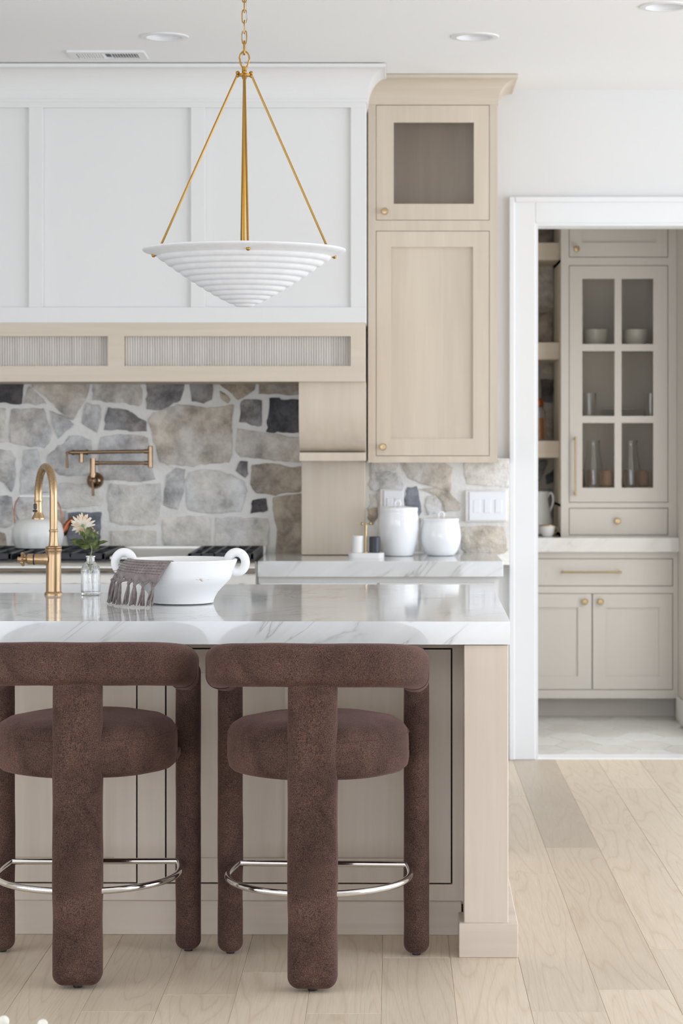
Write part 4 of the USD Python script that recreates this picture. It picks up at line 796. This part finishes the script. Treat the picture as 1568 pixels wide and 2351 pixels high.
for k in range(nn):
    xx = vx0 + .034 + (vx1 - vx0 - .068) * (k + .5) / nn; w = (vx1 - vx0 - .068) / nn; sg = -1 if k < nn / 2 else 1
    if k in (10, 11): continue
    part(vt, 'slat', ext_xz(Polygon([(xx - sg * w * .48, z0 - .0014), (xx + sg * w * .30, z0 - .0072), (xx + sg * w * .44, z0 - .0072), (xx - sg * w * .30, z0 - .0014)]), v0 + .035, v1 - .035), TRIM)

# ---------------------------------------------------------------- pot filler, kettle
PD = 9.83; s = PD / F
pt = thing('pot_filler', 'bronze folding pot filler faucet mounted on the stone wall', 'faucet', P(217, 1103, SF))
def seg(a, b, r, **k): return cyl(P(*a, PD), P(*b, PD), r * s, 18, **k)
part(pt, 'wall_flange', lathe([(19 * s, 0), (19.5 * s, .008), (17 * s, .022), (9 * s, .032), (7 * s, .05), (7 * s, .095), (1e-5, .1)], (X(218, SF), SF + .014, Z(1103, SF)), 32, (0, -1, 0)), ANTIQUE, 40)
part(pt, 'body', cat_(seg((213, 1052), (213, 1096), 6.6), seg((213, 1086), (213, 1092), 8)), ANTIQUE, 40)
part(pt, 'arm', cat_(seg((219, 1063), (341, 1063), 3.6), seg((219, 1063), (227, 1063), 4.8), seg((331, 1063), (340, 1063), 4.8)), ANTIQUE, 40)
part(pt, 'joint', seg((345, 1024), (345, 1074), 5.8, cap=.002), ANTIQUE, 40)
part(pt, 'arm', cat_(seg((160, 1039), (341, 1036), 4.0), seg((164, 1039), (199, 1038.5), 5.2), seg((167, 1039), (170, 1039), 6.6), seg((198, 1038.5), (202, 1038.5), 6.6), seg((331, 1036.5), (340, 1036), 5)), ANTIQUE, 40)
part(pt, 'spout', seg((186.5, 1041), (186.5, 1062), 5.2, cap=.001), ANTIQUE, 40)
part(pt, 'lever', cat_(ball(P(154, 1040, PD - .01), 3.6 * s), cyl(P(154, 1040, PD - .01), P(160, 1039, PD), 3 * s), cyl(P(153.5, 1042, PD - .012), P(154.5, 1074, PD - .02), 2.4 * s, 12, r2=3.3 * s, cap=.001)), ANTIQUE, 40)
part(pt, 'lever', cat_(ball(P(213, 1104, PD - .02), 4.5 * s), cyl(P(213, 1104, PD - .025), P(217, 1103, PD), 4 * s), cyl(P(212, 1106, PD - .025), P(214, 1138, PD - .035), 2.6 * s, 12, r2=3.6 * s, cap=.001)), ANTIQUE, 40)

KD = 9.62; kx = X(88, KD); s = KD / F; kb_ = .9485
kt = thing('tea_kettle', 'white enamel tea kettle with copper spout standing on the range grate', 'kettle', (kx, KD, kb_))
def kz_(py): return kb_ + (1257 - py) * s
pk = [(1e-5, 0), (46 * s, 0), (52 * s, .003), (58 * s, (1257 - 1244) * s), (60.5 * s, (1257 - 1228) * s), (59 * s, (1257 - 1213) * s), (53 * s, (1257 - 1200) * s), (44 * s, (1257 - 1192) * s), (30 * s, (1257 - 1188.5) * s), (24 * s, (1257 - 1187.5) * s), (1e-5, (1257 - 1186) * s)]
km = lathe(pk, (0, 0, 0), 96); v = np.array(km.vertices); a = np.arctan2(v[:, 1], v[:, 0]); rr = np.hypot(v[:, 0], v[:, 1]); hh = v[:, 2] / s
dent = ((np.cos(a * 16) > .0) & (hh > 6) & (hh < 38)) * .0016; v[:, :2] *= (1 - dent / np.maximum(rr, 1e-3))[:, None]
part(kt, 'body', trimesh.Trimesh(v + [kx, KD, kb_], km.faces, process=False), ENAMEL, 40)
part(kt, 'lid_knob', lathe([(1e-5, -.003), (4 * s, -.003), (3 * s, 3 * s), (6 * s, 7 * s), (6 * s, 10 * s), (1e-5, 13 * s)], (kx - 12 * s, KD, kz_(1187)), 20), ENAMEL, 40)
part(kt, 'spout', tube(spline([P(136, 1226, KD), P(146, 1221, KD), P(154, 1206, KD), P(166, 1193, KD), P(170, 1191, KD)], 16), np.linspace(10 * s, 5.5 * s, 16), 14), COPPER, 40, label='curved copper spout')
part(kt, 'bail', tube(spline([P(34, 1208, KD), P(33, 1180, KD), P(36, 1155, KD), P(46, 1140, KD)], 14), 1.2 * s, 8), COPPER, True, label='thin copper wire bail')
part(kt, 'bail', tube(spline([P(142, 1208, KD), P(141, 1180, KD), P(132, 1152, KD), P(112, 1140, KD)], 14), 1.2 * s, 8), COPPER, True, label='thin copper wire bail')
part(kt, 'handle', cyl(P(44, 1139.5, KD), P(114, 1139.5, KD), 3.6 * s, 16, cap=.003), ENAMEL, 40)

# ---------------------------------------------------------------- things on the back counter
def canister(name, label, pxc, pxr, py_top, d, prof, ringpx):
    x = X(pxc, d); s = d / F; t = thing(name, label, 'canister', (x, d, CT), group='white canisters on the counter'); hgt = Z(py_top, d) - CT
    part(t, 'jar', lathe([(r * pxr * s, z * hgt + .0005) for r, z in prof], (x, d, CT), 56), GLAZE, 40)
    tz = CT + hgt; part(t, 'lid', lathe([(prof[-1][0] * pxr * s * .99, -.012), (prof[-1][0] * pxr * s * .97, .001), (.02, .008), (1e-5, .009)], (x, d, tz), 40), GLAZE, 40)
    rc = np.array([X(ringpx, d), d, tz + .016]); part(t, 'lid_ring', tube([rc + [.012 * math.cos(a), 0, .012 * math.sin(a)] for a in np.linspace(0, 2 * math.pi, 24, endpoint=False)], .0035, 10, closed=True), GLAZE, 40)
canister('ceramic_canister', 'taller white glazed ceramic canister on the counter below the wall cabinet', 915, 47, 1165, 9.66, [(1e-5, 0), (.66, 0), (.72, .02), (.80, .12), (.93, .35), (1.0, .58), (.985, .76), (.95, .87), (.935, .90), (.95, .93), (.955, .985), (.93, 1.0), (.88, 1.0)], 913)
canister('ceramic_canister', 'shorter rounder white glazed canister at the right on the counter', 1011.5, 47, 1190, 9.68, [(1e-5, 0), (.60, 0), (.68, .02), (.82, .12), (.97, .34), (1.0, .52), (.97, .70), (.90, .84), (.87, .90), (.90, .94), (.91, .985), (.88, 1.0), (.84, 1.0)], 1013)
TD = 9.52; s = TD / F
def tcyl(px, py0, py1, hw, d=TD): return cyl((X(px, d), d, Z(py1, d)), (X(px, d), d, Z(py0, d)), hw * s, 28, cap=.002)
trx = X(841, TD)
sec = rrect(82 * s, .09, .03); solo('tray', ext_xy(Polygon(sec + [trx, TD]), CT, CT + .0205), plain('tray_marble', (.80, .79, .77), .3), 'small white marble tray on the counter left of the canisters', 'tray')
tz = CT + .0205
solo('salt_shaker', cyl((X(821, TD), TD, tz), (X(821, TD), TD, tz + 39 * s), 13 * s, 28, cap=.002), plain('matt_white', (.82, .81, .78), .5), 'white cylindrical shaker on the marble tray', 'shaker', 40)
solo('pepper_shaker', cyl((X(860, TD), TD, tz), (X(860, TD), TD, tz + 37 * s), 12.5 * s, 28, cap=.002), plain('matt_black', (.03, .034, .045), .4), 'black cylindrical shaker on the marble tray', 'shaker', 40)
ca = thing('brass_caddy_post', 'slim brass post with ball ends between the two shakers on the tray', 'caddy', (X(840, TD), TD, tz))
part(ca, 'post', cat_(cyl((X(840, TD), TD, tz), (X(840, TD), TD, Z(1206, TD)), 2.6 * s, 12), cyl((X(840, TD), TD, tz), (X(840, TD), TD, tz + .003), 7 * s, 16)), BRASS, 40)
part(ca, 'handle', cat_(cyl(P(831, 1203, TD), P(850, 1202, TD), 1.4 * s, 10), ball(P(831, 1203, TD), 3.4 * s), ball(P(850, 1202, TD), 3.4 * s), cyl(P(840, 1208, TD), P(840, 1202, TD), 1.6 * s, 10)), BRASS, 40)
def plate(name, label, x0, y0, x1, y1, items):
    d = SF - .012; t = thing(name, label, 'switch plate', (X((x0 + x1) / 2, d), d, Z(y1, d)))
    part(t, 'box_surround', bx(X(x0 - 4, d), X(x1 + 1, d), d, SF + .03, Z(y1 + 3, d), Z(y0 - 3, d), .003), MORTAR)
    pl_ = part(t, 'plate', pbx(x0 + 5, y0, x1, y1, d - .006, d, .002), PLATE)
    for nm, a, b in items:
        part(t, nm, pbx(a, y0 + (y1 - y0) * .27, b, y1 - (y1 - y0) * .27, d - (.0075 if nm == 'outlet' else .010), d - .004, .0015), PLATE)
plate('switch_plate', 'white triple switch plate on the stone wall right of the canisters', 1072, 1129, 1163, 1195, (('outlet', 1087, 1103), ('rocker', 1112, 1127), ('rocker', 1137, 1152)))
plate('switch_plate', 'white switch plate on the stone wall behind the taller canister', 876, 1126, 926, 1190, (('rocker', 888, 901), ('rocker', 907, 919)))

# ---------------------------------------------------------------- pantry furniture
GY = 11.50; GB = 11.45
pt_top = solo('pantry_countertop', bx(PX0, PX1, 11.405, PY1 - .012, CT - .072, CT, .002), MARBLE, 'pale veined marble countertop in the pantry', 'countertop')
pb = thing('pantry_base_cabinet', 'greige pantry base cabinet with a wide drawer above two doors', 'cabinet', (1.0, 11.7, 0))
def gx(px): return X(px, GB)
def gz(py): return Z(py, GB)
zt2 = CT - .073; o1 = (gx(1160), gx(1545), gz(1346), gz(1282)); o2 = (gx(1160), gx(1359), gz(1584), gz(1362)); o3 = (gx(1360.5), gx(1545), gz(1584), gz(1362))
part(pb, 'face_frame', frame_xz(PX0, PX1 - .001, gz(1603), zt2, [o1, (o2[0], o3[1], o2[2], o2[3])], GB, GB + .02), GREIGE)
part(pb, 'carcass', bx(PX0, PX1 - .001, GB + .024, PY1 - .012, .10, zt2), GREIGE)
part(pb, 'toe_kick', bx(PX0, PX1 - .001, GB + .14, PY1 - .02, 0, .10), GREIGE)
g = .003
d_ = part(pb, 'drawer', bx(o1[0] + g, o1[1] - g, GB + .002, GB + .022, o1[2] + g, o1[3] - g, .001), GREIGE); bar_pull(d_, (gx(1292), gz(1313)), (gx(1421), gz(1313)), GB)
d_ = shaker(pb, 'door', o2[0] + g, o2[1] - .0015, o2[2] + g, o2[3] - g, GB + .002, 0, GREIGE, rec=.009, inner=(o2[0] + .06, gx(1327), gz(1553), gz(1395))); knob(d_, gx(1342), GB + .002, gz(1381), .0155)
d_ = shaker(pb, 'door', o3[0] + .0015, o3[1] - g, o3[2] + g, o3[3] - g, GB + .002, 0, GREIGE, rec=.009, inner=(gx(1390), gx(1513), gz(1553), gz(1395))); knob(d_, gx(1378), GB + .002, gz(1381), .0155)

def hx(px): return X(px, GY)
def hz2(py): return Z(py, GY)
hu = thing('pantry_hutch', 'greige hutch with a six pane glass door on the pantry counter', 'hutch', (hx(1420), 11.75, CT))
h0, h1 = hx(1288), PX1 - .001; ow = (hx(1306), hx(1534)); oA = (*ow, hz2(591), hz2(470)); oB = (*ow, hz2(1154), hz2(609)); oC = (*ow, hz2(1229), hz2(1166))
part(hu, 'face_frame', frame_xz(h0, h1, CT, 2.7, [oA, oB, oC], GY, GY + .022), GREIGE)
DARKIN = plain('hutch_interior', lin(214, 204, 190), .6)
part(hu, 'carcass', cat_(bx(h0, h0 + .018, GY + .022, PY1 - .03, CT, 2.7), bx(h1 - .03, h1, GY + .022, PY1 - .03, CT, 2.7), bx(h0, h1, PY1 - .05, PY1 - .03, CT, 2.7), bx(h0, h1, GY + .022, PY1 - .03, CT, CT + .018), bx(h0, h1, GY + .022, PY1 - .03, oA[2] - .022, oA[2] - .004), bx(h0, h1, GY + .022, PY1 - .03, oC[3] + .004, oC[3] + .018), bx(h0, h1, GY + .022, PY1 - .03, 2.68, 2.7)), DARKIN)
SZ = [hz2(1120), hz2(963), hz2(795)]
shelf_z = [hz2(1121) , hz2(955) - .012, hz2(788) - .012]
for z in shelf_z[1:]: part(hu, 'shelf', bx(h0 + .018, h1 - .03, GY + .06, PY1 - .05, z - .014, z), DARKIN)
part(hu, 'bottom_board', bx(h0 + .018, h1 - .03, GY + .04, PY1 - .05, oC[3] + .018, shelf_z[0]), DARKIN)
d_ = shaker(hu, 'door', oA[0] + g, oA[1] - g, oA[2] + g, oA[3] - g, GY + .002, 0, GREIGE, rec=.009, inner=(hx(1336), hx(1505), hz2(557), hz2(480)), label='plain panelled top door'); knob(d_, hx(1323), GY, hz2(572), .0155)
cols = ((1337, 1411), (1427, 1500)); rows = ((640, 790), (806, 955), (971, 1120))
panes = [(hx(a), hx(b), hz2(e), hz2(c)) for a, b in cols for c, e in rows]
d_ = part(hu, 'door', frame_xz(oB[0] + g, oB[1] - g, oB[2] + g, oB[3] - g, panes, GY + .002, GY + .022), GREIGE, label='glazed door with six panes')
for q in panes: part(d_, 'pane', bx(q[0] - .003, q[1] + .003, GY + .011, GY + .0145, q[2] - .003, q[3] + .003), PANE)
bar_pull(d_, (hx(1320), hz2(1133)), (hx(1320), hz2(1008)), GY)
d_ = part(hu, 'drawer', bx(oC[0] + g, oC[1] - g, GY + .002, GY + .022, oC[2] + g, oC[3] - g, .001), GREIGE); knob(d_, hx(1417), GY, hz2(1196), .0155)
# contents of the hutch
ID = 11.72
def inside(name, label, cat, px, z, prof, m, d=ID, group=None):
    x = X(px, d); return solo(name, lathe([(a, b + .0006) for a, b in prof], (x, d, z), 36), m, label, cat, 40, group)
CREAM = plain('cream_ceramic', lin(226, 220, 206), .3)
bowlp = [(1e-5, 0), (.035, 0), (.048, .012), (.058, .04), (.062, .09), (.059, .09), (.054, .04), (1e-5, .014)]
inside('serving_bowl', 'cream bowl behind the upper left hutch pane', 'bowl', 1367, shelf_z[2], bowlp, CREAM)
inside('serving_bowl', 'cream bowl behind the upper right hutch pane', 'bowl', 1460, shelf_z[2], bowlp, CREAM)
for k in range(4): inside('dinner_plate', 'pale plate in the small stack on the middle hutch shelf, ' + ('bottom', 'second from bottom', 'second from top', 'top')[k], 'plate', 1424, shelf_z[1] + k * .012, [(1e-5, 0), (.06, 0), (.105, .009), (.105, .011), (.06, .0035), (1e-5, .0035)], CREAM, 11.74, 'plates stacked in the hutch')
glassp = [(1e-5, 0), (.028, 0), (.033, .01), (.036, .13), (.034, .13), (.031, .012), (1e-5, .008)]
for px, dd, lb in ((1352, 11.70, 'left of the plates'), (1494, 11.70, 'right of the plates')): inside('tall_tumbler', 'tall clear tumbler on the middle hutch shelf ' + lb, 'glass', px, shelf_z[1], glassp, GLASS, dd)
jug = [(1e-5, 0), (.04, 0), (.047, .012), (.047, .11), (.036, .17), (.03, .22), (.034, .24), (.031, .24), (.027, .22), (.033, .17), (.043, .11), (.043, .014), (1e-5, .008)]
for px, dd, lb in ((1362, 11.70, 'left'), (1448, 11.70, 'right')): inside('glass_carafe', f'clear glass carafe on the bottom hutch shelf behind the {lb} panes', 'carafe', px, shelf_z[0], jug, GLASS, dd)
cup = [(1e-5, 0), (.026, 0), (.034, .008), (.036, .05), (.032, .072), (.022, .086), (1e-5, .09)]
BROWN = plain('brown_ceramic', lin(196, 156, 122), .5)
for px, dd, lb in ((1346, 11.86, 'farthest left'), (1392, 11.84, 'second from left'), (1432, 11.86, 'second from right'), (1474, 11.80, 'farthest right')): inside('lidded_jar', f'tan domed jar on the bottom hutch shelf, {lb} of four', 'jar', px, shelf_z[0], cup, BROWN, dd, 'tan jars in the hutch')
# open shelves and what stands on them
SD = 11.62
shelf_lab = ('upper floating pale wood shelf left of the hutch', 'middle floating pale wood shelf left of the hutch', 'lowest floating pale wood shelf left of the hutch')
sz = []
for (a, b), lb in zip(((557, 597), (786, 825), (1012, 1051)), shelf_lab):
    solo('floating_shelf', bx(PX0 + .002, X(1284, SD), SD, PY1 - .006, Z(b, SD), Z(a, SD), .002), WOODH, lb, 'shelf', group='floating shelves in the pantry'); sz.append(Z(a, SD))
JD = 11.70; jx = X(1233, JD); s = JD / F
jr = thing('glass_jar', 'glass jar of amber contents with copper lid on the lowest floating shelf', 'jar', (jx, JD, sz[2]))
part(jr, 'body', lathe([(1e-5, .0005), (17 * s, .0005), (19 * s, .006), (19 * s, 66 * s), (14 * s, 76 * s), (14 * s, 80 * s), (12.5 * s, 80 * s), (17 * s, 64 * s), (17.5 * s, .008), (1e-5, .006)], (jx, JD, sz[2]), 32), GLASS, 40)
part(jr, 'contents', lathe([(1e-5, .0065), (17 * s, .0085), (16.8 * s, 52 * s), (1e-5, 52 * s)], (jx, JD, sz[2]), 28), plain('amber_fill', lin(176, 118, 52), .5), 40)
part(jr, 'lid', lathe([(15 * s, 79 * s), (16 * s, 80 * s), (16 * s, 92 * s), (13 * s, 97 * s), (1e-5, 98 * s)], (jx, JD, sz[2]), 28), COPPER, 40)
QD = 11.72; qx = X(1240, QD); s = QD / F
pj = thing('white_pitcher', 'white ceramic pitcher with a looped handle on the pantry counter', 'pitcher', (qx, QD, CT))
part(pj, 'body', lathe([(1e-5, .0005), (20 * s, .0005), (25 * s, .008), (27 * s, 30 * s), (22 * s, 62 * s), (18 * s, 82 * s), (20 * s, 100 * s), (18.5 * s, 100 * s), (16 * s, 82 * s), (1e-5, 70 * s)], (qx, QD, CT), 36), GLAZE, 40)
part(pj, 'handle', tube(spline([P(1257, 1142, QD), P(1266, 1132, QD), P(1270, 1145, QD), P(1266, 1165, QD), P(1259, 1184, QD)], 20), 2.6 * s, 10), GLAZE, 40)
UD = 11.56; ux = X(1257, UD); s = UD / F
cu = thing('small_cup', 'small white cup with gold rim and foot beside the pitcher', 'cup', (ux, UD, CT))
part(cu, 'bowl', lathe([(1e-5, .001), (11 * s, .001), (16 * s, 9 * s), (18.5 * s, 24 * s), (17.5 * s, 24 * s), (14 * s, 10 * s), (1e-5, 6 * s)], (ux, UD, CT), 32), GLAZE, 40)
part(cu, 'gold_rim', lathe([(17 * s, 24 * s), (19 * s, 24 * s), (19 * s, 26 * s), (17 * s, 26 * s)], (ux, UD, CT), 32), BRASS)
part(cu, 'handle', tube(spline([P(1274, 1212, UD), P(1281, 1213, UD), P(1277, 1222, UD), P(1272, 1226, UD)], 12), 1.6 * s, 8), BRASS, 40)

# ---------------------------------------------------------------- foreground
OD = 4.2; oxx = X(-40, OD) ; oz = Z(2358, OD + .36)
ot = thing('boucle_ottoman', 'cream looped boucle ottoman just showing in the bottom left corner', 'ottoman', (oxx - .3, OD, 0))
oc = np.array([oxx - .22, OD, 0]); R0 = .36
part(ot, 'cushion', lathe([(1e-5, .08), (R0 * .9, .08), (R0, .12), (R0, oz - .06), (R0 * .93, oz - .012), (R0 * .8, oz - .002), (1e-5, oz)], oc, 48), BOUCLE, 40)
part(ot, 'plinth', lathe([(1e-5, 0), (R0 * .8, 0), (R0 * .8, .08), (1e-5, .08)], oc, 32), WOODH)
lp = [ball(P(8, 2345, OD + .30), .0115, 2), ball(P(98, 2352, OD + .26), .0105, 2)]
ro_ = random.Random(4)
for k in range(420):
    a = ro_.uniform(-math.pi, math.pi); rr = R0 * math.sqrt(ro_.uniform(.02, 1.0)) * .97; zt3 = oz if rr < R0 * .8 else oz - .012 - .10 * (rr / R0 - .8)
    lp.append(ball(oc + [rr * math.cos(a), rr * math.sin(a), zt3 + ro_.uniform(-.004, .006)], ro_.uniform(.007, .013), 1))
part(ot, 'loops', cat_(*lp), BOUCLE, True, kind='stuff')
